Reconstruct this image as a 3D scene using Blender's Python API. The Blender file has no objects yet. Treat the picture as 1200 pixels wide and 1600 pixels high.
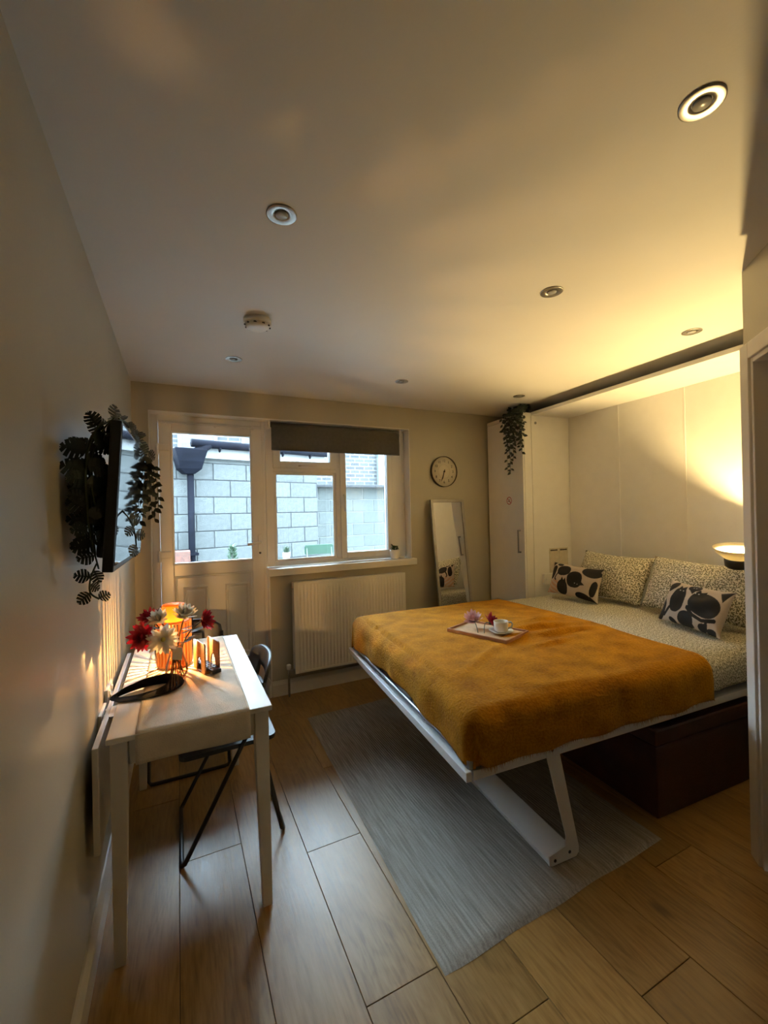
import bpy, bmesh, math, random
from mathutils import Vector, Matrix, noise
random.seed(7)
S = bpy.context.scene
COL = S.collection
PI = math.pi

# ------------------------------------------------------------------ camera
def cam_setup():
    yaw, pitch, roll = math.radians(25.839), math.radians(.046), math.radians(-1.29)
    f = Vector((math.sin(yaw)*math.cos(pitch), math.cos(yaw)*math.cos(pitch), math.sin(pitch)))
    r = Vector((math.cos(yaw), -math.sin(yaw), 0)); u = r.cross(f)
    r2 = math.cos(roll)*r + math.sin(roll)*u
    u2 = -math.sin(roll)*r + math.cos(roll)*u
    cd = bpy.data.cameras.new('camera'); c = bpy.data.objects.new('camera', cd); COL.objects.link(c)
    m = Matrix((r2, u2, -f)).transposed().to_4x4(); m.translation = (.2812, -3.43, 1.4422)
    c.matrix_world = m
    cd.sensor_fit = 'HORIZONTAL'; cd.sensor_width = 36; cd.lens = 36*663.76/1200
    cd.clip_start = .02; cd.clip_end = 100
    S.camera = c
cam_setup()

# ------------------------------------------------------------------ world, exposure
SKY_STRENGTH = 96.0
NICHE_LAMP = 11500.0
TABLE_LAMP = 23.0        # watts
REAR_FILL = 6.0  # warm fill from the lamps added behind the camera
w = bpy.data.worlds.new('sky'); S.world = w; w.use_nodes = True
nt = w.node_tree
bg = nt.nodes['Background']; bg.inputs[0].default_value = (.69, .85, 1.0, 1)
# overcast sky: three times brighter overhead than at the horizon
_tc = nt.nodes.new('ShaderNodeTexCoord'); _sx = nt.nodes.new('ShaderNodeSeparateXYZ'); nt.links.new(_tc.outputs['Generated'], _sx.inputs[0])
_mr = nt.nodes.new('ShaderNodeMapRange'); nt.links.new(_sx.outputs[2], _mr.inputs[0])
_mr.inputs[1].default_value = 0; _mr.inputs[2].default_value = 1; _mr.inputs[3].default_value = SKY_STRENGTH/3; _mr.inputs[4].default_value = SKY_STRENGTH
nt.links.new(_mr.outputs[0], bg.inputs[1])
S.view_settings.view_transform = 'Standard'; S.view_settings.look = 'None'
S.view_settings.gamma = 1; S.view_settings.use_curve_mapping = False
S.view_settings.exposure = -0.6

# ------------------------------------------------------------------ materials
MATS = {}
def nodes_of(name):
    m = bpy.data.materials.new(name); m.use_nodes = True
    n = m.node_tree.nodes; l = m.node_tree.links
    MATS[name] = m
    return m, n, l, n['Principled BSDF']
def N(n, t, **k):
    x = n.new(t)
    for a, b in k.items():
        if a.startswith('i_'): x.inputs[a[2:].replace('_', ' ')].default_value = b
        else: setattr(x, a, b)
    return x
def math_(n, l, op, a, b=None, c=None):
    x = n.new('ShaderNodeMath'); x.operation = op
    for i, v in enumerate((a, b, c)):
        if v is None: continue
        if hasattr(v, 'is_linked'): l.new(v, x.inputs[i])
        else: x.inputs[i].default_value = v
    return x.outputs[0]
def mixc(n, l, fac, a, b):
    x = n.new('ShaderNodeMix'); x.data_type = 'RGBA'
    if hasattr(fac, 'is_linked'): l.new(fac, x.inputs[0])
    else: x.inputs[0].default_value = fac
    for i, v in ((6, a), (7, b)):
        if hasattr(v, 'is_linked'): l.new(v, x.inputs[i])
        else: x.inputs[i].default_value = (*v, 1)
    return x.outputs[2]
def pm(name, col, rough=.5, metal=0, var=0, vs=6, bump=0, bs=60, stretch=(1, 1, 1), col2=None, coat=0, sheen=0, trans=0, spec=.5, emit=None, es=0, rnd=0):
    m, n, l, b = nodes_of(name)
    b.inputs['Base Color'].default_value = (*col, 1); b.inputs['Roughness'].default_value = rough
    b.inputs['Metallic'].default_value = metal; b.inputs['Coat Weight'].default_value = coat
    b.inputs['Sheen Weight'].default_value = sheen; b.inputs['Specular IOR Level'].default_value = spec
    if emit: b.inputs['Emission Color'].default_value = (*emit, 1); b.inputs['Emission Strength'].default_value = es
    tc = N(n, 'ShaderNodeTexCoord'); mp = N(n, 'ShaderNodeMapping'); mp.inputs['Scale'].default_value = stretch
    l.new(tc.outputs['Object'], mp.inputs[0])
    if var or rnd:
        nz = N(n, 'ShaderNodeTexNoise', i_Scale=vs, i_Detail=4.0); l.new(mp.outputs[0], nz.inputs['Vector'])
        c2 = col2 or tuple(c*(1-var) for c in col); c1 = col if col2 else tuple(min(1, c*(1+var*.6)) for c in col)
        cr = N(n, 'ShaderNodeValToRGB'); cr.color_ramp.elements[0].position = .35; cr.color_ramp.elements[1].position = .65
        cr.color_ramp.elements[0].color = (*c2, 1); cr.color_ramp.elements[1].color = (*c1, 1)
        l.new(nz.outputs['Fac'], cr.inputs[0]); out = cr.outputs[0]
        if rnd:
            oi = N(n, 'ShaderNodeObjectInfo'); hs = N(n, 'ShaderNodeHueSaturation')
            l.new(math_(n, l, 'MULTIPLY_ADD', oi.outputs['Random'], rnd*2, 1-rnd), hs.inputs['Value']); l.new(out, hs.inputs['Color']); out = hs.outputs[0]
        l.new(out, b.inputs['Base Color'])
    if bump:
        nb = N(n, 'ShaderNodeTexNoise', i_Scale=bs, i_Detail=3.0); l.new(mp.outputs[0], nb.inputs['Vector'])
        bp = N(n, 'ShaderNodeBump', i_Strength=min(1, bump), i_Distance=.01 if bump <= 1 else .01*bump); l.new(nb.outputs['Fac'], bp.inputs['Height']); l.new(bp.outputs[0], b.inputs['Normal'])
    if trans:
        tr = N(n, 'ShaderNodeBsdfTranslucent'); tr.inputs[0].default_value = (*col, 1)
        mx = N(n, 'ShaderNodeMixShader'); mx.inputs[0].default_value = trans
        l.new(b.outputs[0], mx.inputs[1]); l.new(tr.outputs[0], mx.inputs[2]); l.new(mx.outputs[0], n['Material Output'].inputs[0])
    return m
def glass_mat(name, tint=(1, 1, 1), ior=1.45, boost=1.0):
    m, n, l, b = nodes_of(name); n.remove(b)
    t = N(n, 'ShaderNodeBsdfTransparent'); t.inputs[0].default_value = (*tint, 1)
    g = N(n, 'ShaderNodeBsdfGlossy'); g.inputs['Roughness'].default_value = .01
    fr = N(n, 'ShaderNodeFresnel', i_IOR=ior); mx = N(n, 'ShaderNodeMixShader')
    l.new(math_(n, l, 'MULTIPLY', fr.outputs[0], boost), mx.inputs[0]); l.new(t.outputs[0], mx.inputs[1]); l.new(g.outputs[0], mx.inputs[2])
    l.new(mx.outputs[0], n['Material Output'].inputs[0])
    return m
pm('wall_paint', (.46, .425, .335), .38, var=.03, vs=3, bump=.04, bs=140)
pm('ceiling_paint', (.78, .765, .735), .7, var=.02, vs=2, bump=.03, bs=120)
pm('white_plaster', (.80, .79, .77), .5, var=.02, bump=.03, bs=80)
pm('white_upvc', (.80, .80, .80), .28, var=.015)
pm('white_gloss', (.78, .77, .74), .3, var=.02)
pm('white_paint_wood', (.80, .76, .69), .38, var=.03, vs=8, stretch=(1, 1, .1), bump=.03, bs=70)
pm('white_laminate', (.82, .81, .79), .38, var=.02, vs=10)
pm('white_metal', (.78, .76, .72), .4, var=.03)
pm('white_ceramic', (.85, .83, .78), .18, var=.01)
pm('black_metal', (.012, .012, .014), .35, var=.2)
pm('black_plastic', (.014, .015, .018), .38, var=.2, vs=20)
pm('black_fabric', (.008, .008, .010), .95, var=.3, vs=30, bump=.4, bs=300, spec=.1)
pm('screen', (.006, .007, .009), .06, var=.1, spec=.9)
pm('steel', (.42, .40, .38), .33, metal=1, var=.08, vs=40)
pm('grey_metal', (.35, .36, .37), .4, metal=.9, var=.1)
pm('silver_frame', (.40, .38, .35), .4, metal=.7, var=.08, vs=20)
pm('mirror_glass', (.93, .94, .93), .01, metal=1, var=.005)
pm('lens', (.42, .42, .41), .25, var=.05)
pm('blind_fabric', (.085, .08, .072), .85, var=.1, vs=40, bump=.2, bs=400)
pm('runner_cloth', (.72, .62, .49), .9, var=.06, vs=20, bump=.25, bs=250)
pm('hem_cloth', (.66, .55, .42), .9, var=.06, vs=20, bump=.25, bs=250)
pm('sheet_cloth', (.80, .76, .68), .85, var=.04, bump=.2, bs=40)
pm('slat_veneer', (.80, .45, .16), .5, var=.15, vs=30, stretch=(1, 1, .1), trans=.22)
pm('holder_wood', (.42, .20, .065), .45, var=.18, vs=14, stretch=(1, 1, 6), bump=.05, bs=60)
pm('tray_wood', (.62, .42, .24), .5, var=.15, vs=20, stretch=(6, 1, 1))
pm('tray_rim', (.42, .20, .10), .45, var=.15, vs=20)
pm('red_petal', (.30, .008, .022), .6, var=.35, vs=40, trans=.25)
pm('white_petal', (.72, .69, .58), .6, var=.06, vs=30, trans=.3)
pm('pink_petal', (.68, .42, .42), .6, var=.2, vs=40, trans=.25)
pm('yellow_centre', (.45, .40, .06), .7, var=.2)
pm('stem_green', (.028, .045, .014), .6, var=.3, vs=40)
pm('leaf_dark', (.008, .017, .008), .45, var=.4, vs=30, rnd=.35)
pm('leaf_light', (.06, .14, .06), .5, var=.3, vs=60, rnd=.3)
pm('paper', (.62, .57, .45), .8, var=.1, vs=40)
pm('brown_leather', (.055, .016, .010), .5, var=.25, vs=10, bump=.15, bs=90)
pm('alarm_plastic', (.78, .74, .66), .45, var=.02)
pm('red_print', (.45, .05, .05), .6, var=.05)
pm('dark_print', (.05, .04, .03), .6, var=.05)
pm('clock_rim', (.10, .08, .055), .5, var=.05)
pm('clock_face', (.80, .74, .60), .6, var=.02)
pm('amber_ring', (.9, .42, .06), .45, var=.1, trans=.6)
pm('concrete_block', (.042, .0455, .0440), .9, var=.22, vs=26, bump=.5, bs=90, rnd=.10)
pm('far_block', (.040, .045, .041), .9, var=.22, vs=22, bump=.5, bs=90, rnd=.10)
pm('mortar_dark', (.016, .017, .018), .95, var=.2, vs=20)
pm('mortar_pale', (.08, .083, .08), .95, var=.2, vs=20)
pm('paving', (.34, .34, .33), .9, var=.2, vs=8, bump=.3, bs=40)
pm('gutter_black', (.003, .0035, .006), .8, var=.3, spec=.05)
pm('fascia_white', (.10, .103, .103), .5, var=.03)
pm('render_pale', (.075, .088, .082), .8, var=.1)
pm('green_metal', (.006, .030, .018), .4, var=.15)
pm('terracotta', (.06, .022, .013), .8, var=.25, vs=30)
pm('roof_slate', (.10, .10, .11), .7, var=.3, vs=12)
pm('dark_pane', (.03, .035, .045), .1, var=.2)
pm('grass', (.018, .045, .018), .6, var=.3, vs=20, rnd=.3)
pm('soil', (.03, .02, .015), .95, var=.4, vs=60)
pm('door_paint', (.26, .19, .11), .45, var=.03)
pm('soffit', (.62, .56, .46), .5, var=.03)
glass_mat('pane', (.93, .98, 1.0), 1.45, 1.3)
glass_mat('vase_glass', (.96, .86, .80), 1.2, .8)
glass_mat('lamp_glass', (.99, .90, .84), 1.25, 1.0)
pm('bulb_niche', (1, .9, .6), .5, emit=(1, .70, .28), es=NICHE_LAMP)
pm('bulb_table', (1, .8, .4), .5, emit=(1, .52, .16), es=60.)
pm('bulb_fill', (1, .9, .7), .5, emit=(1, .80, .56), es=REAR_FILL)
pm('shade_glass', (.90, .84, .66), .35, var=.01, trans=.3)

def wood_floor():
    m, n, l, b = nodes_of('oak_floor')
    tc = N(n, 'ShaderNodeTexCoord'); oi = N(n, 'ShaderNodeObjectInfo')
    va = N(n, 'ShaderNodeVectorMath', operation='MULTIPLY_ADD')
    cmb = N(n, 'ShaderNodeCombineXYZ')
    for i, k in enumerate((13., 37., 5.)): l.new(math_(n, l, 'MULTIPLY', oi.outputs['Random'], k), cmb.inputs[i])
    l.new(tc.outputs['Object'], va.inputs[0]); va.inputs[1].default_value = (1, 1, 1); l.new(cmb.outputs[0], va.inputs[2])
    mp = N(n, 'ShaderNodeMapping'); mp.inputs['Scale'].default_value = (1, .09, 1); l.new(va.outputs[0], mp.inputs[0])
    mp2 = N(n, 'ShaderNodeMapping'); mp2.inputs['Scale'].default_value = (1, .22, 1); l.new(va.outputs[0], mp2.inputs[0])
    g1 = N(n, 'ShaderNodeTexNoise', i_Scale=85., i_Detail=6., i_Roughness=.6); l.new(mp.outputs[0], g1.inputs['Vector'])
    g2 = N(n, 'ShaderNodeTexNoise', i_Scale=7., i_Detail=3., i_Distortion=.6); l.new(mp2.outputs[0], g2.inputs['Vector'])
    rings = math_(n, l, 'SINE', math_(n, l, 'MULTIPLY', g2.outputs['Fac'], 70.))
    gr = math_(n, l, 'ADD', math_(n, l, 'MULTIPLY', g1.outputs['Fac'], .55), math_(n, l, 'ADD', math_(n, l, 'MULTIPLY', g2.outputs['Fac'], .35), math_(n, l, 'MULTIPLY_ADD', rings, .035, .05)))
    cr = N(n, 'ShaderNodeValToRGB'); e = cr.color_ramp.elements
    e[0].position = .26; e[0].color = (.150, .080, .030, 1); e[1].position = .74; e[1].color = (.46, .30, .135, 1)
    x = e.new(.5); x.color = (.34, .205, .085, 1); l.new(gr, cr.inputs[0])
    kn = N(n, 'ShaderNodeTexVoronoi', i_Scale=3.4); mp3 = N(n, 'ShaderNodeMapping'); mp3.inputs['Scale'].default_value = (1, .55, 1)
    l.new(va.outputs[0], mp3.inputs[0]); l.new(mp3.outputs[0], kn.inputs['Vector'])
    kf = N(n, 'ShaderNodeMapRange'); kf.inputs[1].default_value = .035; kf.inputs[2].default_value = .10; kf.inputs[3].default_value = .75; kf.inputs[4].default_value = 0
    l.new(kn.outputs['Distance'], kf.inputs[0])
    c2 = mixc(n, l, kf.outputs[0], cr.outputs[0], (.10, .055, .028))
    hs = N(n, 'ShaderNodeHueSaturation'); l.new(math_(n, l, 'MULTIPLY_ADD', oi.outputs['Random'], .30, .74), hs.inputs['Value'])
    hs.inputs['Saturation'].default_value = 1.12
    l.new(c2, hs.inputs['Color']); l.new(hs.outputs[0], b.inputs['Base Color'])
    l.new(math_(n, l, 'MULTIPLY_ADD', g1.outputs['Fac'], .22, .24), b.inputs['Roughness'])
    bp = N(n, 'ShaderNodeBump', i_Strength=.12, i_Distance=.004); l.new(g1.outputs['Fac'], bp.inputs['Height']); l.new(bp.outputs[0], b.inputs['Normal'])
wood_floor()

def leaf_print():
    m, n, l, b = nodes_of('leaf_print')
    b.inputs['Roughness'].default_value = .9
    uv = N(n, 'ShaderNodeUVMap'); uv.uv_map = 'UVMap'
    fac = None
    for k, (sc, off) in enumerate(((62., 0.), (70., 3.7))):
        mp = N(n, 'ShaderNodeMapping'); mp.inputs['Scale'].default_value = (sc, sc, sc); mp.inputs['Location'].default_value = (off, off*1.7, 0)
        l.new(uv.outputs[0], mp.inputs[0])
        v = N(n, 'ShaderNodeTexVoronoi', voronoi_dimensions='2D', i_Scale=1.0, i_Randomness=.85); l.new(mp.outputs[0], v.inputs['Vector'])
        d = N(n, 'ShaderNodeVectorMath', operation='SUBTRACT'); l.new(mp.outputs[0], d.inputs[0]); l.new(v.outputs['Position'], d.inputs[1])
        sp = N(n, 'ShaderNodeSeparateColor'); l.new(v.outputs['Color'], sp.inputs[0])
        ro = N(n, 'ShaderNodeVectorRotate', rotation_type='Z_AXIS'); l.new(d.outputs[0], ro.inputs['Vector'])
        l.new(math_(n, l, 'MULTIPLY', sp.outputs[0], 6.283), ro.inputs['Angle'])
        sx = N(n, 'ShaderNodeSeparateXYZ'); l.new(ro.outputs[0], sx.inputs[0])
        a = math_(n, l, 'POWER', math_(n, l, 'ABSOLUTE', math_(n, l, 'DIVIDE', sx.outputs[0], .52)), 1.6)
        c = math_(n, l, 'POWER', math_(n, l, 'ABSOLUTE', math_(n, l, 'DIVIDE', sx.outputs[1], .17)), 1.6)
        f = math_(n, l, 'LESS_THAN', math_(n, l, 'ADD', a, c), 1.0)
        fac = f if fac is None else math_(n, l, 'MAXIMUM', fac, f)
    out = mixc(n, l, fac, (.74, .70, .58), (.135, .125, .065))
    l.new(out, b.inputs['Base Color'])
    nb = N(n, 'ShaderNodeTexNoise', i_Scale=14., i_Detail=3.); l.new(uv.outputs[0], nb.inputs['Vector'])
    bp = N(n, 'ShaderNodeBump', i_Strength=.35, i_Distance=.02); l.new(nb.outputs['Fac'], bp.inputs['Height']); l.new(bp.outputs[0], b.inputs['Normal'])
leaf_print()

def throw_mat():
    m, n, l, b = nodes_of('mustard_fleece')
    b.inputs['Roughness'].default_value = .95; b.inputs['Sheen Weight'].default_value = .10; b.inputs['Sheen Roughness'].default_value = .4
    b.inputs['Sheen Tint'].default_value = (1, .72, .2, 1); b.inputs['Specular IOR Level'].default_value = .15
    uv = N(n, 'ShaderNodeUVMap'); uv.uv_map = 'UVMap'
    n1 = N(n, 'ShaderNodeTexNoise', i_Scale=9., i_Detail=5.); n2 = N(n, 'ShaderNodeTexNoise', i_Scale=95., i_Detail=4.)
    l.new(uv.outputs[0], n1.inputs['Vector']); l.new(uv.outputs[0], n2.inputs['Vector'])
    s = math_(n, l, 'ADD', math_(n, l, 'MULTIPLY', n1.outputs['Fac'], .6), math_(n, l, 'MULTIPLY', n2.outputs['Fac'], .4))
    cr = N(n, 'ShaderNodeValToRGB'); e = cr.color_ramp.elements
    e[0].position = .34; e[0].color = (.27, .098, .002, 1); e[1].position = .64; e[1].color = (.55, .235, .005, 1); l.new(s, cr.inputs[0]); l.new(cr.outputs[0], b.inputs['Base Color'])
    bp = N(n, 'ShaderNodeBump', i_Strength=1.0, i_Distance=.02); l.new(s, bp.inputs['Height']); l.new(bp.outputs[0], b.inputs['Normal'])
throw_mat()

def rug_mat():
    m, n, l, b = nodes_of('rug_weave'); b.inputs['Roughness'].default_value = .9
    tc = N(n, 'ShaderNodeTexCoord'); sx = N(n, 'ShaderNodeSeparateXYZ'); l.new(tc.outputs['Object'], sx.inputs[0])
    mp = N(n, 'ShaderNodeMapping'); mp.inputs['Scale'].default_value = (1, .05, 1); l.new(tc.outputs['Object'], mp.inputs[0])
    st = N(n, 'ShaderNodeTexNoise', i_Scale=110., i_Detail=3.); l.new(mp.outputs[0], st.inputs['Vector'])
    sp = N(n, 'ShaderNodeTexNoise', i_Scale=260., i_Detail=2.); l.new(tc.outputs['Object'], sp.inputs['Vector'])
    s = math_(n, l, 'ADD', math_(n, l, 'MULTIPLY', st.outputs['Fac'], .7), math_(n, l, 'MULTIPLY', sp.outputs['Fac'], .3))
    cr = N(n, 'ShaderNodeValToRGB'); e = cr.color_ramp.elements
    e[0].position = .38; e[0].color = (.21, .185, .152, 1); e[1].position = .62; e[1].color = (.37, .33, .275, 1); l.new(s, cr.inputs[0]); l.new(cr.outputs[0], b.inputs['Base Color'])
    rib = math_(n, l, 'SINE', math_(n, l, 'MULTIPLY', sx.outputs[0], 2*PI/.013))
    bp = N(n, 'ShaderNodeBump', i_Strength=.25, i_Distance=.003); l.new(math_(n, l, 'ADD', rib, math_(n, l, 'MULTIPLY', sp.outputs['Fac'], .8)), bp.inputs['Height']); l.new(bp.outputs[0], b.inputs['Normal'])
rug_mat()

def brick_mat():
    m, n, l, b = nodes_of('far_brick'); b.inputs['Roughness'].default_value = .9
    tc = N(n, 'ShaderNodeTexCoord'); sx = N(n, 'ShaderNodeSeparateXYZ'); l.new(tc.outputs['Object'], sx.inputs[0])
    cb = N(n, 'ShaderNodeCombineXYZ'); l.new(sx.outputs[0], cb.inputs[0]); l.new(sx.outputs[2], cb.inputs[1])
    br = N(n, 'ShaderNodeTexBrick', i_Scale=1.0); l.new(cb.outputs[0], br.inputs['Vector'])
    br.inputs['Color1'].default_value = (.034, .036, .036, 1); br.inputs['Color2'].default_value = (.02, .022, .024, 1); br.inputs['Mortar'].default_value = (.078, .082, .08, 1)
    br.inputs['Mortar Size'].default_value = .012; br.inputs['Brick Width'].default_value = .225; br.inputs['Row Height'].default_value = .085
    l.new(br.outputs['Color'], b.inputs['Base Color'])
brick_mat()

def attr_mat(name, rough=.85):
    m, n, l, b = nodes_of(name); b.inputs['Roughness'].default_value = rough
    a = N(n, 'ShaderNodeVertexColor'); a.layer_name = 'print'; l.new(a.outputs[0], b.inputs['Base Color'])
    tc = N(n, 'ShaderNodeTexCoord'); nz = N(n, 'ShaderNodeTexNoise', i_Scale=300.); l.new(tc.outputs['Object'], nz.inputs['Vector'])
    bp = N(n, 'ShaderNodeBump', i_Strength=.2, i_Distance=.003); l.new(nz.outputs['Fac'], bp.inputs['Height']); l.new(bp.outputs[0], b.inputs['Normal'])
attr_mat('cat_print')

# ------------------------------------------------------------------ mesh helpers
class MB:
    def __init__(s): s.v = []; s.f = []; s.sm = []; s.uv = None
    def add(s, vs, fs, smooth=False):
        o = len(s.v); s.v += [Vector(p) for p in vs]; s.f += [tuple(i+o for i in f) for f in fs]; s.sm += [smooth]*len(fs); return s
    def box(s, x0, x1, y0, y1, z0, z1, M=None):
        vs = [Vector((x, y, z)) for z in (z0, z1) for y in (y0, y1) for x in (x0, x1)]
        if M: vs = [M @ p for p in vs]
        return s.add(vs, [(0, 2, 3, 1), (4, 5, 7, 6), (0, 1, 5, 4), (2, 6, 7, 3), (0, 4, 6, 2), (1, 3, 7, 5)])
    def prism(s, poly, vec, smooth=False):
        n = len(poly); vec = Vector(vec); vs = [Vector(p) for p in poly]; vs += [p+vec for p in vs]
        fs = [tuple(range(n))[::-1], tuple(range(n, 2*n))] + [(i, (i+1) % n, n+(i+1) % n, n+i) for i in range(n)]
        return s.add(vs, fs, smooth)
    def tube(s, pts, r, n=8, caps=True, closed=False):
        pts = [Vector(p) for p in pts]; k = len(pts); rs = r if isinstance(r, (list, tuple)) else [r]*k
        up = None; vs = []
        for i, p in enumerate(pts):
            if closed: t = pts[(i+1) % k]-pts[i-1]
            else: t = (pts[min(i+1, k-1)]-pts[max(i-1, 0)])
            t.normalize()
            if up is None: up = t.orthogonal().normalized()
            up = (up - t*up.dot(t)); up = up.normalized() if up.length > 1e-6 else t.orthogonal().normalized()
            b = t.cross(up)
            vs += [p + (up*math.cos(a) + b*math.sin(a))*rs[i] for a in [2*PI*j/n for j in range(n)]]
        fs = []
        for i in range(k if closed else k-1):
            i2 = (i+1) % k
            for j in range(n): fs.append((i*n+j, i*n+(j+1) % n, i2*n+(j+1) % n, i2*n+j))
        if caps and not closed: fs += [tuple(range(n))[::-1], tuple(range((k-1)*n, k*n))]
        return s.add(vs, fs, True)
    def lathe(s, prof, n=24, M=None, c=(0, 0, 0), smooth=True):
        vs = []; M = M or Matrix.Identity(3); c = Vector(c)
        for r, z in prof:
            for j in range(n): vs.append(c + M @ Vector((r*math.cos(2*PI*j/n), r*math.sin(2*PI*j/n), z)))
        fs = []
        for i in range(len(prof)-1):
            for j in range(n): fs.append((i*n+j, i*n+(j+1) % n, (i+1)*n+(j+1) % n, (i+1)*n+j))
        if prof[0][0] > 1e-5 and s_close(prof, 0): fs.append(tuple(range(n))[::-1])
        if prof[-1][0] > 1e-5 and s_close(prof, 1): fs.append(tuple(range((len(prof)-1)*n, len(prof)*n)))
        return s.add(vs, fs, smooth)
    def ring_lathe(s, prof, n=24, M=None, c=(0, 0, 0)):
        prof = list(prof)+[prof[0]]; return s.lathe_open(prof, n, M, c)
    def lathe_open(s, prof, n=24, M=None, c=(0, 0, 0)):
        vs = []; M = M or Matrix.Identity(3); c = Vector(c)
        for r, z in prof:
            for j in range(n): vs.append(c + M @ Vector((r*math.cos(2*PI*j/n), r*math.sin(2*PI*j/n), z)))
        fs = [(i*n+j, i*n+(j+1) % n, (i+1)*n+(j+1) % n, (i+1)*n+j) for i in range(len(prof)-1) for j in range(n)]
        return s.add(vs, fs, True)
    def sphere(s, c, r, n=12, m=8, sc=(1, 1, 1)):
        prof = [(max(1e-6, r*math.sin(PI*i/m)), -r*math.cos(PI*i/m)) for i in range(m+1)]
        return s.lathe(prof, n, Matrix.Diagonal(sc), c)
    def grid(s, fn, nu, nv, smooth=True, uvfn=None, closed=False):
        o = len(s.v); vs = []; uvs = []
        for i in range(nu+1):
            for j in range(nv+1):
                vs.append(fn(i/nu, j/nv)); uvs.append(uvfn(i/nu, j/nv) if uvfn else (i/nu, j/nv))
        s.add(vs, [(i*(nv+1)+j, (i+1)*(nv+1)+j, (i+1)*(nv+1)+j+1, i*(nv+1)+j+1) for i in range(nu) for j in range(nv)], smooth)
        if s.uv is None: s.uv = {}
        for k, q in enumerate(uvs): s.uv[o+k] = q
        return s
    def mesh(s, name, mat, bevel=0, seg=2, shift=None):
        me = bpy.data.meshes.new(name)
        sh = shift if shift is not None else Vector((0, 0, 0))
        me.from_pydata([tuple(p-sh) for p in s.v], [], s.f); me.polygons.foreach_set('use_smooth', s.sm)
        if s.uv:
            ul = me.uv_layers.new(name='UVMap')
            for lp in me.loops: ul.data[lp.index].uv = s.uv.get(lp.vertex_index, (0, 0))
        if bevel:
            bm = bmesh.new(); bm.from_mesh(me); bmesh.ops.recalc_face_normals(bm, faces=bm.faces)
            bmesh.ops.bevel(bm, geom=[e for e in bm.edges if len(e.link_faces) == 2 and e.calc_face_angle(0) > .5], offset=bevel, segments=seg, affect='EDGES', profile=.6, clamp_overlap=True)
            bm.to_mesh(me); bm.free()
        else:
            bm = bmesh.new(); bm.from_mesh(me); bmesh.ops.recalc_face_normals(bm, faces=bm.faces); bm.to_mesh(me); bm.free()
        me.materials.append(MATS[mat]); return me
    def base(s):
        xs = [p.x for p in s.v]; ys = [p.y for p in s.v]; zs = [p.z for p in s.v]
        return Vector(((min(xs)+max(xs))/2, (min(ys)+max(ys))/2, min(zs)))
def s_close(prof, end): return True
WM = {}
def setup(o, M, parent):
    WM[o.name] = M
    if parent is not None:
        o.parent = parent; o.matrix_parent_inverse = WM[parent.name].inverted()
    o.matrix_basis = M
def obj(name, mb, mat, parent=None, bevel=0, seg=2, label=None, cat=None, group=None, kind=None):
    b = mb.base(); me = mb.mesh(name, mat, bevel, seg, b)
    o = bpy.data.objects.new(name, me); COL.objects.link(o); setup(o, Matrix.Translation(b), parent)
    tag(o, label, cat, group, kind); return o
def inst(name, me, M, parent=None, **k):
    o = bpy.data.objects.new(name, me); COL.objects.link(o); setup(o, M, parent); tag(o, **k); return o
def tag(o, label=None, cat=None, group=None, kind=None):
    if label: o['label'] = label
    if cat: o['category'] = cat
    if group: o['group'] = group
    if kind: o['kind'] = kind
def thing(name, loc, label=None, cat=None, group=None, kind=None):
    o = bpy.data.objects.new(name, None); o.empty_display_size = .1; COL.objects.link(o); setup(o, Matrix.Translation(loc), None)
    tag(o, label, cat, group, kind); return o
def struct(name, mb, mat, bevel=0, label=None, cat='room', parent=None):
    return obj(name, mb, mat, parent, bevel, label=label, cat=cat if not parent else None, kind='structure' if not parent else None)
def B(*a): return MB().box(*a)
def rect_frame(x0, x1, z0, z1, y0, y1, wl, wr=None, wb=None, wt=None):
    wr = wl if wr is None else wr; wb = wl if wb is None else wb; wt = wl if wt is None else wt
    m = MB(); m.box(x0, x0+wl, y0, y1, z0, z1); m.box(x1-wr, x1, y0, y1, z0, z1)
    m.box(x0+wl, x1-wr, y0, y1, z0, z0+wb); m.box(x0+wl, x1-wr, y0, y1, z1-wt, z1); return m

# ------------------------------------------------------------------ room shell
H = 2.4
AL = math.radians(3.33)
UO = Vector((3.18, -.55, 0))                       # niche inner far front corner on the floor
UM = Matrix.Translation(UO) @ Matrix.Rotation(-AL, 4, 'Z')
fl = struct('floor', B(-.05, 3.8, -5.0, .2, -.06, -.012), 'soil', label='wide oak plank floor of the room', cat='floor')
xs0 = .0125
def planks():
    joints = {1: [-1.457, -2.9], 2: [-.62, -2.62, -1.9-1.6], 3: [-1.643, -2.277, -.35], 4: [-1.1, -2.5, -3.3], 5: [-.5, -1.9, -3.1], 6: [-1.4, -2.62], 7: [-.9, -2.2, -3.2], 0: [-1.0, -2.3, -3.6]}
    for k in range(-1, 16):
        x0 = xs0 + .2447*k; x1 = x0+.2447
        x0 = max(x0, 0); x1 = min(x1, 3.75)
        if x1-x0 < .02: continue
        js = sorted([.16] + joints.get(k, [-.4-.37*(k % 4), -1.9-.23*(k % 3), -3.3]) + [-4.98], reverse=True)
        for a, b in zip(js, js[1:]):
            mb = B(x0+.0009, x1-.0009, b+.0009, a-.0009, -.012, 0)
            me_o = obj('plank', mb, 'oak_floor', fl, bevel=.0012, seg=1)
planks()
struct('ceiling', B(-.05, 3.8, -5.0, .3, H, H+.1), 'ceiling_paint', label='smooth white painted ceiling', cat='ceiling')
struct('wall_left', B(-.12, 0, -5.0, .3, -.05, H), 'wall_paint', label='satin beige wall behind the television', cat='wall')
mb = MB(); RX0, RX1, RZ = .102, 2.218, 2.207
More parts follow.
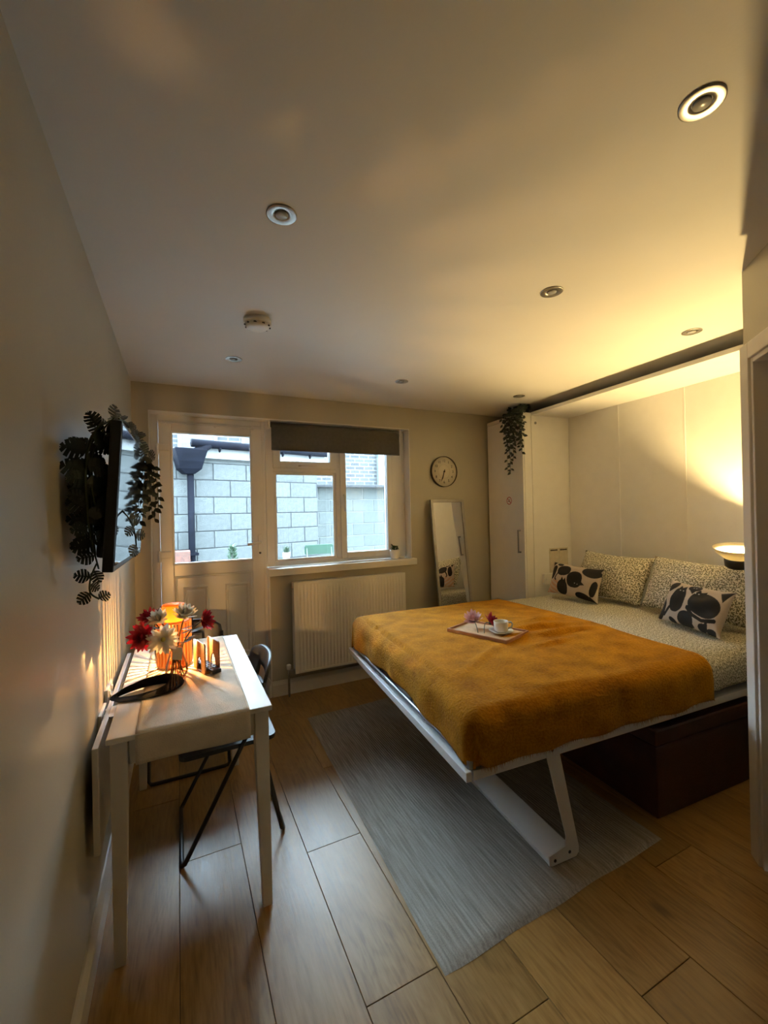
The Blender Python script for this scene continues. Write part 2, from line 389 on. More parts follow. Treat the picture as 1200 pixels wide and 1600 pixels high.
mb.box(-.0, RX0, 0, .26, 0, H); mb.box(RX1, 3.8, 0, .26, 0, H); mb.box(RX0, RX1, 0, .26, RZ, H); mb.box(.925, RX1, 0, .26, 0, .957)
struct('wall_back', mb, 'wall_paint', label='beige end wall with the garden door and window', cat='wall')
# white reveal lining
mb = MB(); mb.box(RX0, RX0+.006, -.001, .12, 0, RZ); mb.box(RX1-.006, RX1, -.001, .12, 1.0, RZ); mb.box(RX0+.006, RX1-.006, -.001, .12, RZ-.006, RZ); mb.box(.919, .9255, -.002, .12, 0, .957)
struct('trim_1', mb, 'white_plaster', label='white plaster reveal around the door and window', cat='trim')
struct('wall_right', B(3.74, 3.8, -2.5, 0, 0, H), 'wall_paint', label='wall behind the fold-down bed cabinet', cat='wall')
# diagonal wall with interior door, edge at E
Ex, Ey = 2.395, -2.505
DM = Matrix.Translation((Ex, Ey, 0)) @ Matrix.Rotation(math.radians(225), 4, 'Z')    # local +x runs along the wall towards the camera, local +y away from the room
dm = MB()
dm.box(0, .03, -.12, 0, 0, H, DM)
dm = MB(); dm.box(.0, .028, 0, .12, 0, H, DM); dm.box(.86, 1.75, 0, .12, 0, H, DM); dm.box(.028, .86, 0, .12, 2.04, H, DM)
struct('wall_diagonal', dm, 'wall_paint', label='angled wall with the interior door at right edge', cat='wall')
struct('wall_return', B(Ex+.003, 3.8, Ey-.1, Ey, 0, H), 'wall_paint', label='return wall closing the bed alcove', cat='wall')
cs = MB(); cs.box(.008, .075, -.018, 0, 0, 2.085, DM); cs.box(.83, .9, -.018, 0, 0, 2.085, DM); cs.box(.075, .83, -.018, 0, 2.02, 2.085, DM)
cs2 = MB(); cs2.box(.075, .092, -.008, .1, 0, 2.02, DM); cs2.box(.815, .83, -.008, .1, 0, 2.02, DM); cs2.box(.092, .815, -.008, .1, 2.0, 2.02, DM)
t2 = struct('trim_2', cs, 'white_paint_wood', .004, label='white door casing at right edge of the picture', cat='trim')
struct('door_stop', cs2, 'white_paint_wood', .003, parent=t2)
d2 = thing('door_2', DM @ Vector((.46, .07, 0)), 'plain beige interior door inside the angled wall', 'door', kind='structure')
obj('door_leaf', MB().box(.094, .813, .055, .095, .008, 1.998, DM), 'door_paint', d2, .003)
obj('handle', MB().tube([DM @ Vector(p) for p in ((.75, .055, 1.0), (.75, .0, 1.0), (.64, -.0, 1.0))], .009), 'steel', d2)
struct('wall_rear', B(-.12, 1.4, -5.1, -5.0, -.05, H), 'wall_paint', label='rear wall behind the camera', cat='wall')
struct('wall_hall', B(1.25, 1.35, -5.0, -3.6, -.05, H), 'wall_paint', label='hall wall behind the camera', cat='wall')
def skirt(name, pts, label, h=.12):
    # pts: list of (x,y) along wall, room side to the right of travel direction
    mb = MB(); prof = [(0, 0), (.018, 0), (.018, h-.03), (.010, h-.012), (.006, h), (0, h)]
    for a, b in zip(pts, pts[1:]):
        a = Vector((*a, 0)); b = Vector((*b, 0)); d = (b-a).normalized(); nrm = Vector((d.y, -d.x, 0))
        mb.prism([a + nrm*p + Vector((0, 0, z)) for p, z in prof], b-a)
    return struct(name, mb, 'white_gloss', label=label, cat='baseboard')
skirt('baseboard_left', [(0, -4.9), (0, -.001)], 'white skirting board along the left wall')
skirt('baseboard_back', [(.925, 0), (3.1, 0)], 'white skirting board below the radiator')
skirt('baseboard_reveal', [(.919, .10), (.919, -.018)], 'short skirting return beside the garden door')
skirt('baseboard_return', [(2.44, Ey), (3.7, Ey)][::-1], 'white skirting end beside the right door casing')

# ------------------------------------------------------------------ garden door
d1 = thing('door_1', (.53, .13, 0), 'white plastic garden door with large upper pane', 'door', kind='structure')
obj('frame', rect_frame(.108, .925, 0.0, RZ-.006, .10, .17, .05, .028, .02, .045), 'white_upvc', d1, .004)
lf = rect_frame(.160, .896, .024, 2.154, .085, .145, .085, .085, .10, .085)
lf.box(.245, .811, .095, .135, .124, 1.02); lf.box(.245, .811, .085, .145, 1.0, 1.095)
leaf = obj('door_leaf', lf, 'white_upvc', d1, .005)
def mould(x0, x1, z0, z1, y, w=.018, d=.012):
    m = MB(); pr = [(0, 0), (w*.3, -d), (w*.7, -d*.75), (w, 0)]
    cs_ = [(x0, z0, 1, 1), (x1, z0, -1, 1), (x1, z1, -1, -1), (x0, z1, 1, -1)]
    vs = []
    for (x, z, sx_, sz_) in cs_: vs += [(x+sx_*p, y+q, z+sz_*p) for p, q in pr]
    fs = [(i*4+j, i*4+j+1, ((i+1) % 4)*4+j+1, ((i+1) % 4)*4+j) for i in range(4) for j in range(3)]
    return m.add(vs, fs)
obj('panel_moulding', mould(.250, .812, .17, 1.0, .094), 'white_upvc', leaf)
for (a, b) in ((.305, .48), (.60, .785)):
    obj('panel_moulding', mould(a, b, .36, .915, .094, .022, .014), 'white_upvc', leaf)
    obj('raised_panel', B(a+.03, b-.03, .088, .1, .39, .885), 'white_upvc', leaf, .004)
obj('glazing_bead', mould(.238, .82, 1.083, 2.082, .086, .016, .010), 'white_upvc', leaf)
obj('pane', B(.248, .808, .112, .118, 1.095, 2.069), 'pane', leaf)
hp = obj('handle_plate', B(.852, .880, .074, .086, 1.10, 1.29), 'white_upvc', leaf, .005)
obj('lever', MB().tube([(.866, .08, 1.225), (.866, .04, 1.225), (.85, .034, 1.224), (.765, .034, 1.212)], [.009, .009, .009, .011]), 'white_upvc', hp)
obj('key_cylinder', MB().lathe([(.0085, 0), (.0085, .008)], 12, Matrix.Rotation(PI/2, 3, 'X'), (.866, .075, 1.14)), 'dark_print', hp)
for z in (1.165, 1.955):
    hg = obj('hinge', B(.150, .232, .066, .087, z-.024, z+.024), 'white_upvc', leaf, .004)
    obj('hinge_barrel', MB().lathe([(.012, -.05), (.012, .03)], 12, None, (.152, .075, z)), 'white_upvc', hg)
obj('curtain_rail', MB().tube([(.172, .072, 2.138), (.895, .072, 2.134)], .004, 8), 'white_upvc', d1)
for x in (.21, .55, .83): obj('rail_bracket', B(x-.006, x+.006, .068, .088, 2.127, 2.143), 'white_upvc', d1, .002)

# ------------------------------------------------------------------ window
w1 = thing('window_1', (1.57, .13, 1.0), 'white plastic window with one top vent and two panes', 'window', kind='structure')
wf = rect_frame(.928, RX1-.006, 1.016, RZ-.006, .10, .17, .062, .148, .04, .05)
wf.box(1.530, 1.600, .10, .17, 1.056, 2.151); wf.box(.990, 1.530, .10, .17, 1.795, 1.835)
obj('frame', wf, 'white_upvc', w1, .004)
def sash(name, x0, x1, z0, z1, w, y0, y1, parent):
    o = obj(name, rect_frame(x0, x1, z0, z1, y0, y1, w), 'white_upvc', parent, .004)
    obj('pane', B(x0+w-.004, x1-w+.004, .130, .136, z0+w-.004, z1-w+.004), 'pane', o); return o
va = sash('vent_sash', .986, 1.534, 1.825, 2.156, .060, .085, .15, w1)
obj('glazing_bead', rect_frame(.992, 1.529, 1.052, 1.795, .112, .13, .022), 'white_upvc', w1, .003)
obj('pane', B(1.010, 1.510, .130, .136, 1.07, 1.778), 'pane', w1)
ca = sash('casement_sash', 1.566, 2.075, 1.046, 2.156, .052, .085, .15, w1)
obj('window_handle', MB().tube([(1.20, .08, 1.85), (1.22, .055, 1.852), (1.30, .052, 1.852), (1.345, .05, 1.85)], [.009, .008, .008, .006]), 'white_ceramic', va)
obj('window_handle', MB().tube([(1.592, .08, 1.60), (1.592, .052, 1.598), (1.592, .05, 1.52), (1.592, .05, 1.46)], [.009, .009, .008, .006]), 'white_ceramic', ca)
struct('trim_3', B(.913, 2.246, -.05, .10, .958, 1.016), 'white_gloss', .006, label='white window sill board above the radiator', cat='sill')
bl = thing('roller_blind', (1.54, .05, 1.96), 'dark grey roller blind rolled partly down over the window', 'blind')
obj('blind_cloth', B(.966, 2.128, .030, .0325, 1.975, 2.165), 'blind_fabric', bl)
obj('roller', MB().tube([(.966, .052, 2.172), (2.128, .052, 2.172)], .021, 14), 'blind_fabric', bl)
obj('bottom_bar', B(.966, 2.128, .026, .037, 1.962, 1.978), 'blind_fabric', bl, .003)
for x in (.952, 2.142): obj('bracket', B(x-.008, x+.008, .03, .085, 2.142, 2.2), 'white_upvc', bl, .003)
obj('bead_chain', MB().tube([(2.15, .04, 2.16), (2.152, .04, 1.4), (2.16, .045, 1.36), (2.165, .05, 1.4), (2.16, .055, 2.16)], .0018, 5), 'white_upvc', bl)

# ------------------------------------------------------------------ outside
struct('courtyard_ground', B(-3, 7, .26, 9, .0, .12), 'paving', label='grey paving of the courtyard outside', cat='ground')
def block_wall(name, P0, dirv, length, height, z0, mort, mat, label, bw=.45, bh=.225, gap=.012, th=.1):
    d = Vector(dirv).normalized(); nr = Vector((d.y, -d.x, 0)); M = Matrix((d, -nr, Vector((0, 0, 1)))).transposed().to_4x4(); M.translation = P0
    root = struct(name, MB().box(0, length, .008, th, z0, height, M), mort, label=label, cat='wall')
    cache = {}
    rows = int((height-z0)/bh+.5)
    for r in range(rows):
        za = z0 + r*bh
        x = -bw/2 if r % 2 else 0
        while x < length-.02:
            xa, xb = max(x, 0)+gap/2, min(x+bw, length)-gap/2
            x += bw
            if xb-xa < .03: continue
            k = round(xb-xa, 3)
            if k not in cache: cache[k] = MB().box(-k/2, k/2, 0, th*.8, -(bh-gap)/2, (bh-gap)/2).mesh('block', mat, .004, 1)
            dz = random.uniform(-.003, .003)
            Mi = M @ Matrix.Translation(((xa+xb)/2, random.uniform(-.003, .002), za+bh/2))
            inst('block', cache[k], Mi, root)
    return root
a14 = math.radians(14)
wa0 = Vector((.66, 2.62, 0)); da = Vector((math.cos(a14), math.sin(a14), 0))
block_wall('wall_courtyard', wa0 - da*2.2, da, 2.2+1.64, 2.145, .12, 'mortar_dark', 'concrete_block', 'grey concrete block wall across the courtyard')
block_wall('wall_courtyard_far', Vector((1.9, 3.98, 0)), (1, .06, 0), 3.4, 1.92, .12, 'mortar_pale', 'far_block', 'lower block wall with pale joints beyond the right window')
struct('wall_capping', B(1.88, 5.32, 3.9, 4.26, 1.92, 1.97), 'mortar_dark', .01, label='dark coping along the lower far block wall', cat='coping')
def wal(s, off, z): return wa0 + da*s + Vector((da.y, -da.x, 0))*off + Vector((0, 0, z))
def walbox(s0, s1, o0, o1, z0, z1):
    return MB().prism([wal(s0, o0, z0), wal(s1, o0, z0), wal(s1, o1, z0), wal(s0, o1, z0)], (0, 0, z1-z0))
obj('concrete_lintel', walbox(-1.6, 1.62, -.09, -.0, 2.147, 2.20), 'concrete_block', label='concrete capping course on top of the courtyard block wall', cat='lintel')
ro = thing('shed_roof_edge', wal(.6, 0, 2.2), 'white fascia with black gutter above the courtyard wall', 'roof edge')
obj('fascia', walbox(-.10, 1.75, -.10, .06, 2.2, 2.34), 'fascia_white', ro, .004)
gp = [wal(-.25, .12, 2.375), wal(1.8, .12, 2.375)]
obj('gutter', MB().tube(gp, .052, 12), 'gutter_black', ro)
for s_ in (.1, .55, 1.0, 1.45): obj('gutter_bracket', MB().tube([wal(s_, .10, 2.34), wal(s_, .12, 2.29), wal(s_, .16, 2.33)], .014, 6), 'gutter_black', ro)
obj('roof_slope', MB().prism([wal(-.2, .1, 2.38), wal(1.8, .1, 2.38), wal(1.8, -.5, 2.47), wal(-.2, -.5, 2.47)], (0, 0, .03)), 'roof_slate', ro)
dp = thing('downpipe', wal(-.26, .09, .12), 'black downpipe with square hopper head on the courtyard wall', 'pipe')
obj('pipe', MB().tube([wal(-.26, .09, .12), wal(-.26, .09, 2.0)], .041, 12), 'gutter_black', dp)
hm = MB()
def ringq(w_, d_, z): return [wal(-.28-w_, .01, z), wal(-.28+w_, .01, z), wal(-.28+w_, d_, z), wal(-.28-w_, d_, z)]
lv = [ringq(.06, .15, 1.98), ringq(.13, .20, 2.04), ringq(.15, .23, 2.13), ringq(.19, .25, 2.27), ringq(.19, .25, 2.29)]
hm.add([p for q in lv for p in q], [(i*4+j, i*4+(j+1) % 4, (i+1)*4+(j+1) % 4, (i+1)*4+j) for i in range(4) for j in range(4)] + [(0, 1, 2, 3), (16, 17, 18, 19)])
obj('hopper', hm, 'gutter_black', dp, .008)
obj('outlet', MB().tube([wal(-.02, .12, 2.37), wal(-.12, .12, 2.30), wal(-.2, .12, 2.27)], .05, 10), 'gutter_black', dp)
obj('pipe_clip', walbox(-.33, -.19, .0, .14, .95, .985), 'gutter_black', dp, .004)
# neighbouring house
hs = thing('brick_house', (1.6, 5.6, .12), 'grey brick house with white windows beyond the courtyard', 'house')
obj('wall', B(-2.0, 6.2, 5.5, 5.8, .12, 3.6), 'far_brick', hs)
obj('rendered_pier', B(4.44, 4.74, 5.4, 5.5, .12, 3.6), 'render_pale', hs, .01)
obj('roof', MB().prism([(-2.1, 5.3, 3.6), (6.3, 5.3, 3.6), (6.3, 8.0, 4.6), (-2.1, 8.0, 4.6)], (0, 0, .08)), 'roof_slate', hs)
for (x0, x1) in ((.30, 1.0), (1.45, 2.1)):
    wo = obj('window', rect_frame(x0, x1, 2.4, 3.35, 5.46, 5.52, .06), 'fascia_white', hs, .005)
    obj('pane', B(x0+.06, x1-.06, 5.48, 5.49, 2.46, 3.29), 'dark_pane', wo)
# garden furniture
gt = thing('garden_table', (1.40, 1.75, .12), 'round green metal garden table outside the window', 'table')
obj('table_top', MB().lathe([(.0, .855), (.31, .855), (.318, .862), (.318, .875), (.31, .88), (0, .88)], 32, None, (1.40, 1.75, 0)), 'green_metal', gt)
for k in range(3):
    a = 2*PI*k/3; obj('leg', MB().tube([(1.40+.06*math.cos(a), 1.75+.06*math.sin(a), .855), (1.40+.05*math.cos(a), 1.75+.05*math.sin(a), .5), (1.40+.28*math.cos(a), 1.75+.28*math.sin(a), .12)], .011, 6), 'green_metal', gt)
gc = thing('garden_chair', (1.97, 2.05, .12), 'green metal garden chair standing by the courtyard wall', 'chair')
cb = MB(); cb.prism([(1.78+.02, 2.10, .90), (2.16, 2.10, .90), (2.18, 2.10, .92), (2.18, 2.10, 1.01), (2.16, 2.10, 1.03), (1.80, 2.10, 1.03), (1.78, 2.10, 1.01), (1.78, 2.10, .92)], (0, .016, 0))
obj('backrest', cb, 'green_metal', gc, .004)
obj('seat', MB().prism([(1.79, 1.72, .56), (2.17, 1.72, .56), (2.17, 2.08, .56), (1.79, 2.08, .56)], (0, 0, .02)), 'green_metal', gc, .006)
for x in (1.81, 2.15):
    obj('leg', MB().tube([(x, 2.11, 1.0), (x, 2.06, .57), (x, 1.72, .12)], .010, 6), 'green_metal', gc)
    obj('leg', MB().tube([(x, 1.72, .56), (x, 2.2, .12)], .010, 6), 'green_metal', gc)
gpot = thing('potted_grass', (1.445, 1.70, .88), 'small white pot of grass on the garden table', 'potted plant')
obj('pot', MB().lathe([(.036, 0), (.046, .10), (.046, .105), (.04, .105), (.038, .09), (0, .09)], 16, None, (1.445, 1.70, .88)), 'white_ceramic', gpot)
gb = MB()
for k in range(70):
    a = random.uniform(0, 2*PI); r0 = random.uniform(0, .03); le = random.uniform(.08, .13); ln = random.uniform(.1, .5)
    p0 = Vector((1.445+r0*math.cos(a), 1.70+r0*math.sin(a), .96)); t = Vector((-math.sin(a), math.cos(a), 0))*.004
    p1 = p0 + Vector((math.cos(a)*ln*le, math.sin(a)*ln*le, le))
    gb.add([p0-t, p0+t, (p0+p1)/2+t*.8+Vector((0, 0, .01)), (p0+p1)/2-t*.8+Vector((0, 0, .01)), p1], [(0, 1, 2, 3), (3, 2, 4)])
obj('grass_blades', gb, 'grass', gpot, kind='stuff')
tp = thing('garden_shrub', (.88, 2.2, .12), 'small dark green conifer against the courtyard wall', 'shrub')
cm = MB()
for k in range(220):
    h_ = random.random(); a = random.uniform(0, 2*PI); rr = (1-h_)*.09+.01
    c = Vector((0.88+rr*math.cos(a), 2.2+rr*math.sin(a), .55+h_*.52)); d = Vector((math.cos(a), math.sin(a), .8)).normalized()*.05; t = d.orthogonal().normalized()*.014
    cm.add([c-d*.3-t, c-d*.3+t, c+d], [(0, 1, 2)])
obj('foliage', cm, 'grass', tp, kind='stuff')
obj('stem', MB().tube([(.88, 2.2, .12), (.88, 2.2, .9)], .012, 6), 'stem_green', tp)
for k, (x, y, z, lb) in enumerate(((.10, 2.20, .12, 'lower terracotta trough at the foot of the downpipe'),)):
    cr_ = thing('terracotta_trough', (x, y, z), 'orange terracotta trough at the foot of the downpipe', 'planter')
    obj('trough', B(x-.02, x+.30, y-.12, y+.12, .80, 1.035), 'terracotta', cr_, .004)
    obj('stand', B(x+.0, x+.32, y-.1, y+.1, .12, .8), 'mortar_dark', cr_, .004)

# ------------------------------------------------------------------ radiator
rd = thing('radiator', (1.58, -.07, .18), 'white ribbed panel radiator under the window', 'radiator')
rx0, rx1, rz0, rz1, ry = 1.09, 2.095, .178, .902, -.09
NR = 33
def radf(u, v):
    x = rx0+.03+(rx1-rx0-.06)*u; z = rz0+.02+(rz1-rz0-.04)*v
    ph = (u*NR) % 1; e = min(1, max(0, (v-.03)/.03))*min(1, max(0, (.97-v)/.03))
    return Vector((x, ry-.002-.009*e*(0.5-.5*math.cos(2*PI*ph)), z))
rp = MB(); rp.grid(radf, NR*8, 24)
fp = obj('front_panel', rp, 'white_gloss', rd)
obj('panel_edge', rect_frame(rx0, rx1, rz0, rz1, ry-.004, ry+.012, .032, .032, .022, .022), 'white_gloss', rd, .004)
obj('top_grille', B(rx0+.005, rx1-.005, ry+.012, -.022, rz1-.012, rz1-.002), 'white_gloss', rd, .003)
for x in (rx0, rx1-.004): obj('side_cover', B(x, x+.004, ry+.004, -.022, rz0+.02, rz1-.004), 'white_gloss', rd)
obj('back_panel', B(rx0+.01, rx1-.01, -.034, -.024, rz0+.01, rz1-.03), 'white_gloss', rd)
for x in (1.25, 1.93): obj('wall_bracket', B(x, x+.03, -.026, -.0, rz0+.1, rz1-.1), 'white_gloss', rd)
vl = obj('valve', MB().lathe([(.016, 0), (.018, .01), (.018, .035), (.012, .04), (0, .04)], 14, Matrix.Rotation(0, 3, 'X'), (1.045, -.06, .215)), 'white_ceramic', rd)
obj('valve_pipe', MB().tube([(1.09, -.06, .205), (1.045, -.06, .205), (1.045, -.06, .0)], .009, 8), 'steel', rd)
obj('air_vent', MB().lathe([(.008, 0), (.008, .012)], 10, Matrix.Rotation(-PI/2, 3, 'Y'), (rx0-.0, -.06, .86)), 'steel', rd)

# ------------------------------------------------------------------ clock
ck = thing('wall_clock', (2.585, 0, 1.67), 'round white wall clock with thin dark rim above the mirror', 'clock')
RX = Matrix.Rotation(PI/2, 3, 'X')
cc = (2.585, 0, 1.82)
obj('rim', MB().ring_lathe([(.1425, 0), (.147, 0), (.147, .026), (.145, .030), (.1425, .028)], 48, RX, cc), 'clock_rim', ck)
obj('face', MB().lathe([(.1428, .0), (.1428, .014)], 48, RX, cc), 'clock_face', ck)
obj('minute_track', MB().ring_lathe([(.066, .014), (.068, .014), (.068, .0148), (.066, .0148)], 48, RX, cc), 'hem_cloth', ck)
def hand(ang, L, w, y):
    d = Vector((math.sin(ang), 0, math.cos(ang))); t = Vector((d.z, 0, -d.x)); c = Vector((cc[0], y, cc[2]))
    return MB().prism([c-d*.02-t*w*.7, c-d*.02+t*w*.7, c+d*L*.8+t*w, c+d*L, c+d*L*.8-t*w], (0, -.002, 0))
obj('hour_hand', hand(math.radians(196), .078, .005, -.017), 'dark_print', ck)
obj('minute_hand', hand(math.radians(201), .105, .0035, -.020), 'dark_print', ck)
obj('hub', MB().lathe([(.008, .016), (.008, .025)], 12, RX, cc), 'dark_print', ck)
def text_mesh(txt, size, name, mat):
    cu = bpy.data.curves.new(name, 'FONT'); cu.body = txt; cu.size = size; cu.align_x = 'CENTER'; cu.align_y = 'CENTER'; cu.extrude = .0004
    to = bpy.data.objects.new(name, cu); COL.objects.link(to)
    dg = bpy.context.evaluated_depsgraph_get(); me = bpy.data.meshes.new_from_object(to.evaluated_get(dg)); me.name = name
    bpy.data.objects.remove(to); me.materials.clear(); me.materials.append(MATS[mat]); return me
for h_ in range(1, 13):
    a = 2*PI*h_/12
    M = Matrix.Translation((cc[0]+.102*math.sin(a), -.0148, cc[2]+.102*math.cos(a))) @ Matrix.Rotation(PI/2, 4, 'X')
    inst('numeral', text_mesh(str(h_), .034, 'numeral', 'dark_print'), M, ck)

# ------------------------------------------------------------------ leaning mirror
mr = thing('leaning_mirror', (2.59, -.16, 0), 'tall silver-framed mirror leaning against the end wall', 'mirror')
MM = Matrix.Translation((2.595, -.205, .002)) @ Matrix.Rotation(math.radians(3.4), 4, 'Z') @ Matrix.Rotation(-math.atan2(.165, 1.545), 4, 'X')
mx = MB()
for a in ((-.195, -.17, 0, 1.555), (.17, .195, 0, 1.555)): mx.box(a[0], a[1], -.02, .0, a[2], a[3], MM)
for a in ((-.17, .17, 0, .025), (-.17, .17, 1.53, 1.555)): mx.box(a[0], a[1], -.02, 0, a[2], a[3], MM)
obj('frame', mx, 'silver_frame', mr, .002)
obj('mirror_pane', MB().box(-.171, .171, -.010, -.004, .022, 1.533, MM), 'mirror_glass', mr)

# ------------------------------------------------------------------ ceiling things
spots = [((1.422, -2.86), 'recessed chrome ceiling downlight nearest the camera'), ((.597, -2.078), 'recessed chrome downlight above the near end of the table'),
         ((1.785, -2.074), 'recessed chrome downlight above the foot of the bed'), ((2.847, -2.073), 'recessed chrome downlight above the pillows by the bed cabinet'),
         ((.606, -.703), 'recessed chrome downlight near the garden door'), ((1.776, -.69), 'recessed chrome downlight near the window blind'),
         ((2.895, -.703), 'recessed downlight beside the trailing plant on the wardrobe')]
ring_me = MB().ring_lathe([(.0215, 0), (.0215, -.002), (.030, -.0025), (.045, -.0042), (.048, -.003), (.048, 0)], 32).mesh('trim_ring', 'steel')
lens_me = MB().lathe([(.0195, -.0005), (.0195, -.0045), (.018, -.006), (0, -.0062)], 24).mesh('lens', 'lens')
for (x, y), lb in spots:
    t = thing('downlight', (x, y, H), lb, 'downlight', 'ceiling downlights')
    inst('trim_ring', ring_me, Matrix.Translation((x, y, H)), t); inst('lens', lens_me, Matrix.Translation((x, y, H)), t)
sa = thing('smoke_alarm', (.649, -1.292, H), 'round white smoke alarm on the ceiling', 'smoke alarm')
obj('base', MB().lathe([(.066, 0), (.066, -.018), (.062, -.024), (.058, -.024)], 36, None, (.649, -1.292, H)), 'alarm_plastic', sa)
obj('cover', MB().lathe([(.058, -.022), (.056, -.034), (.045, -.042), (.02, -.044), (0, -.044)], 36, None, (.649, -1.292, H)), 'alarm_plastic', sa)
for k in range(10):
    a = 2*PI*k/10; c = Vector((.649+.0545*math.cos(a), -1.292+.0545*math.sin(a), H-.031))
    obj('vent_slot', B(c.x-.009, c.x+.009, c.y-.003, c.y+.003, c.z-.003, c.z+.003), 'dark_print', sa)

# ------------------------------------------------------------------ wardrobe and bed cabinet
wd = thing('wardrobe', UM @ Vector((.2, .28, 0)), 'tall white wardrobe in the corner left of the bed cabinet', 'wardrobe')
WX, WT = -.10, 2.317
WY0, WY1 = .004, .52
wb = MB(); wb.box(WX+.02, .52, WY0, WY0+.018, 0, WT, UM); wb.box(WX+.02, .52, WY1-.018, WY1, 0, WT, UM)
wb.box(WX+.0, .52, WY0, WY1, WT-.035, WT, UM); wb.box(WX+.03, .52, WY0+.018, WY1-.018, 0, .08, UM); wb.box(.50, .52, WY0+.018, WY1-.018, .08, WT-.035, UM)
obj('carcass', wb, 'white_laminate', wd, .001, 1)
wdo = obj('door', MB().box(WX, WX+.018, WY0+.002, WY1-.002, .06, WT-.038, UM), 'white_laminate', wd, .002)
hx = WX-.03; hy = WY0+.055
hmh = MB(); hmh.box(hx, hx+.008, hy-.008, hy+.008, 1.045, 1.255, UM); hmh.box(hx+.008, WX, hy-.008, hy+.008, 1.045, 1.06, UM); hmh.box(hx+.008, WX, hy-.008, hy+.008, 1.24, 1.255, UM)
obj('handle', hmh, 'grey_metal', wdo, .002)
# no-smoking sticker (flat print)
SM = UM @ Matrix.Translation((WX-.0006, .205, 1.53)) @ Matrix.Rotation(-PI/2, 4, 'Y') @ Matrix.Rotation(-PI/2, 4, 'Z')
# local x -> right on the door, local y -> up, local z -> out
SM = Matrix.Identity(4)
ux = (UM.to_3x3() @ Vector((0, -1, 0))); uz = (UM.to_3x3() @ Vector((-1, 0, 0)))
SM = Matrix((ux, Vector((0, 0, 1)), uz)).transposed().to_4x4(); SM.translation = UM @ Vector((WX-.0002, .205, 1.525))
st = thing('no_smoking_sticker', SM.translation, 'round red no smoking sticker on the wardrobe door', 'sticker')
S3 = SM.to_3x3()
obj('ring', MB().ring_lathe([(.030, 0), (.037, 0), (.037, .0006), (.030, .0006)], 36, S3, SM.translation), 'red_print', st)
def flat(x0, x1, y0, y1, ang, z, h=.0004):
    R_ = Matrix.Rotation(ang, 3, 'Z'); m = MB()
    return m.prism([SM @ (R_ @ Vector((x, y, 0)) + Vector((0, 0, z))) for x, y in ((x0, y0), (x1, y0), (x1, y1), (x0, y1))], uz*h)
obj('slash', flat(-.031, .031, -.0035, .0035, -PI/4, .0006), 'red_print', st)
cg = flat(-.020, .012, -.008, -.003, 0, .0001); obj('cigarette', cg, 'dark_print', st)
obj('smoke_mark', flat(.008, .014, .002, .012, .3, .0001), 'dark_print', st)

bu = thing('bed_cabinet', UM @ Vector((.2, -.85, 0)), 'white open cabinet alcove of the fold-down wall bed', 'bed cabinet')
ND, NW = .44, 1.76
NB = 2.292
obj('side_panel', MB().box(0, ND+.02, -.002, .003+.018-.018, 0, 2.32, UM), 'white_laminate', bu)
obj('side_panel', MB().box(0, ND+.02, -NW-.02, -NW, 0, 2.32, UM), 'white_laminate', bu, .001, 1)
obj('top_panel', MB().box(0, ND+.02, -NW, -.002, NB, 2.32, UM), 'white_laminate', bu, .001, 1)
ys_ = [-.002, -.53, -1.062, -1.594, -NW]
for a, b in zip(ys_, ys_[1:]):
    obj('back_panel', MB().box(ND, ND+.016, b+.0025, a-.0025, 0, NB, UM), 'white_laminate', bu, .002, 1)
    if b > -1.7: obj('panel_joint', MB().box(ND-.003, ND+.004, b-.006, b+.006, .0, NB-.001, UM), 'white_laminate', bu, .001, 1)
obj('screw_cover', MB().lathe([(.012, 0), (.012, .006), (.006, .012), (0, .012)], 12, (UM.to_3x3() @ Matrix.Rotation(PI/2, 3, 'X')), UM @ Vector((.045, -.002, 2.225))), 'grey_metal', bu)
for k, (x0, x1, lb) in enumerate(((.175, .285, 'left printed instruction sheet on the cabinet side panel'), (.29, .40, 'right printed instruction sheet on the cabinet side panel'))):
    t = thing('paper_sheet', UM @ Vector(((x0+x1)/2, -.003, .82)), lb, 'paper')
    obj('sheet', MB().box(x0, x1, -.0042, -.0024, .85, 1.075, UM), 'paper', t)
    for r in range(9):
        z = 1.03-.018*r; obj('print_line', MB().box(x0+.012, x1-.012-.02*((r*7) % 3), -.0046, -.0043, z, z+.005, UM), 'hem_cloth', t)
    obj('print_heading', MB().box(x0+.012, x1-.012, -.0046, -.0043, 1.05, 1.062, UM), 'dark_print', t)
sk = thing('wall_socket', UM @ Vector((.13, -.02, .77)), 'white socket block on the cabinet side by the left cushion', 'socket')
obj('back_box', MB().box(.085, .175, -.03, -.002, .755, .845, UM), 'white_ceramic', sk, .004)
obj('face_plate', MB().box(.080, .180, -.036, -.03, .75, .85, UM), 'white_ceramic', sk, .003)
obj('switch', MB().box(.10, .12, -.040, -.036, .79, .81, UM), 'white_gloss', sk, .001)

# niche uplight lamp
LP = Vector((3.215, -2.095, 1.125))
nl = thing('bowl_lamp', LP, 'lit bowl wall lamp with white shade and black base', 'lamp')
tilt = Matrix.Rotation(math.radians(-9), 3, 'Y') @ Matrix.Rotation(math.radians(6), 3, 'X')
obj('base_cap', MB().lathe([(.0, -.056), (.046, -.056), (.060, -.046), (.064, -.012), (.063, .004), (.0585, .004), (.0585, -.012), (.054, -.042), (.0, -.050)], 28, tilt, LP), 'black_plastic', nl)
obj('shade', MB().ring_lathe([(.06, .0), (.102, .036), (.120, .066), (.117, .068), (.099, .039), (.057, .005)], 36, tilt, LP), 'shade_glass', nl)
obj('bulb', MB().sphere(LP+tilt @ Vector((0, 0, -.024)), .022), 'bulb_niche', nl)
obj('bracket', MB().tube([LP+Vector((0, -.04, -.03)), LP+Vector((.0, -.225, -.03))], .014, 8), 'black_plastic', nl)

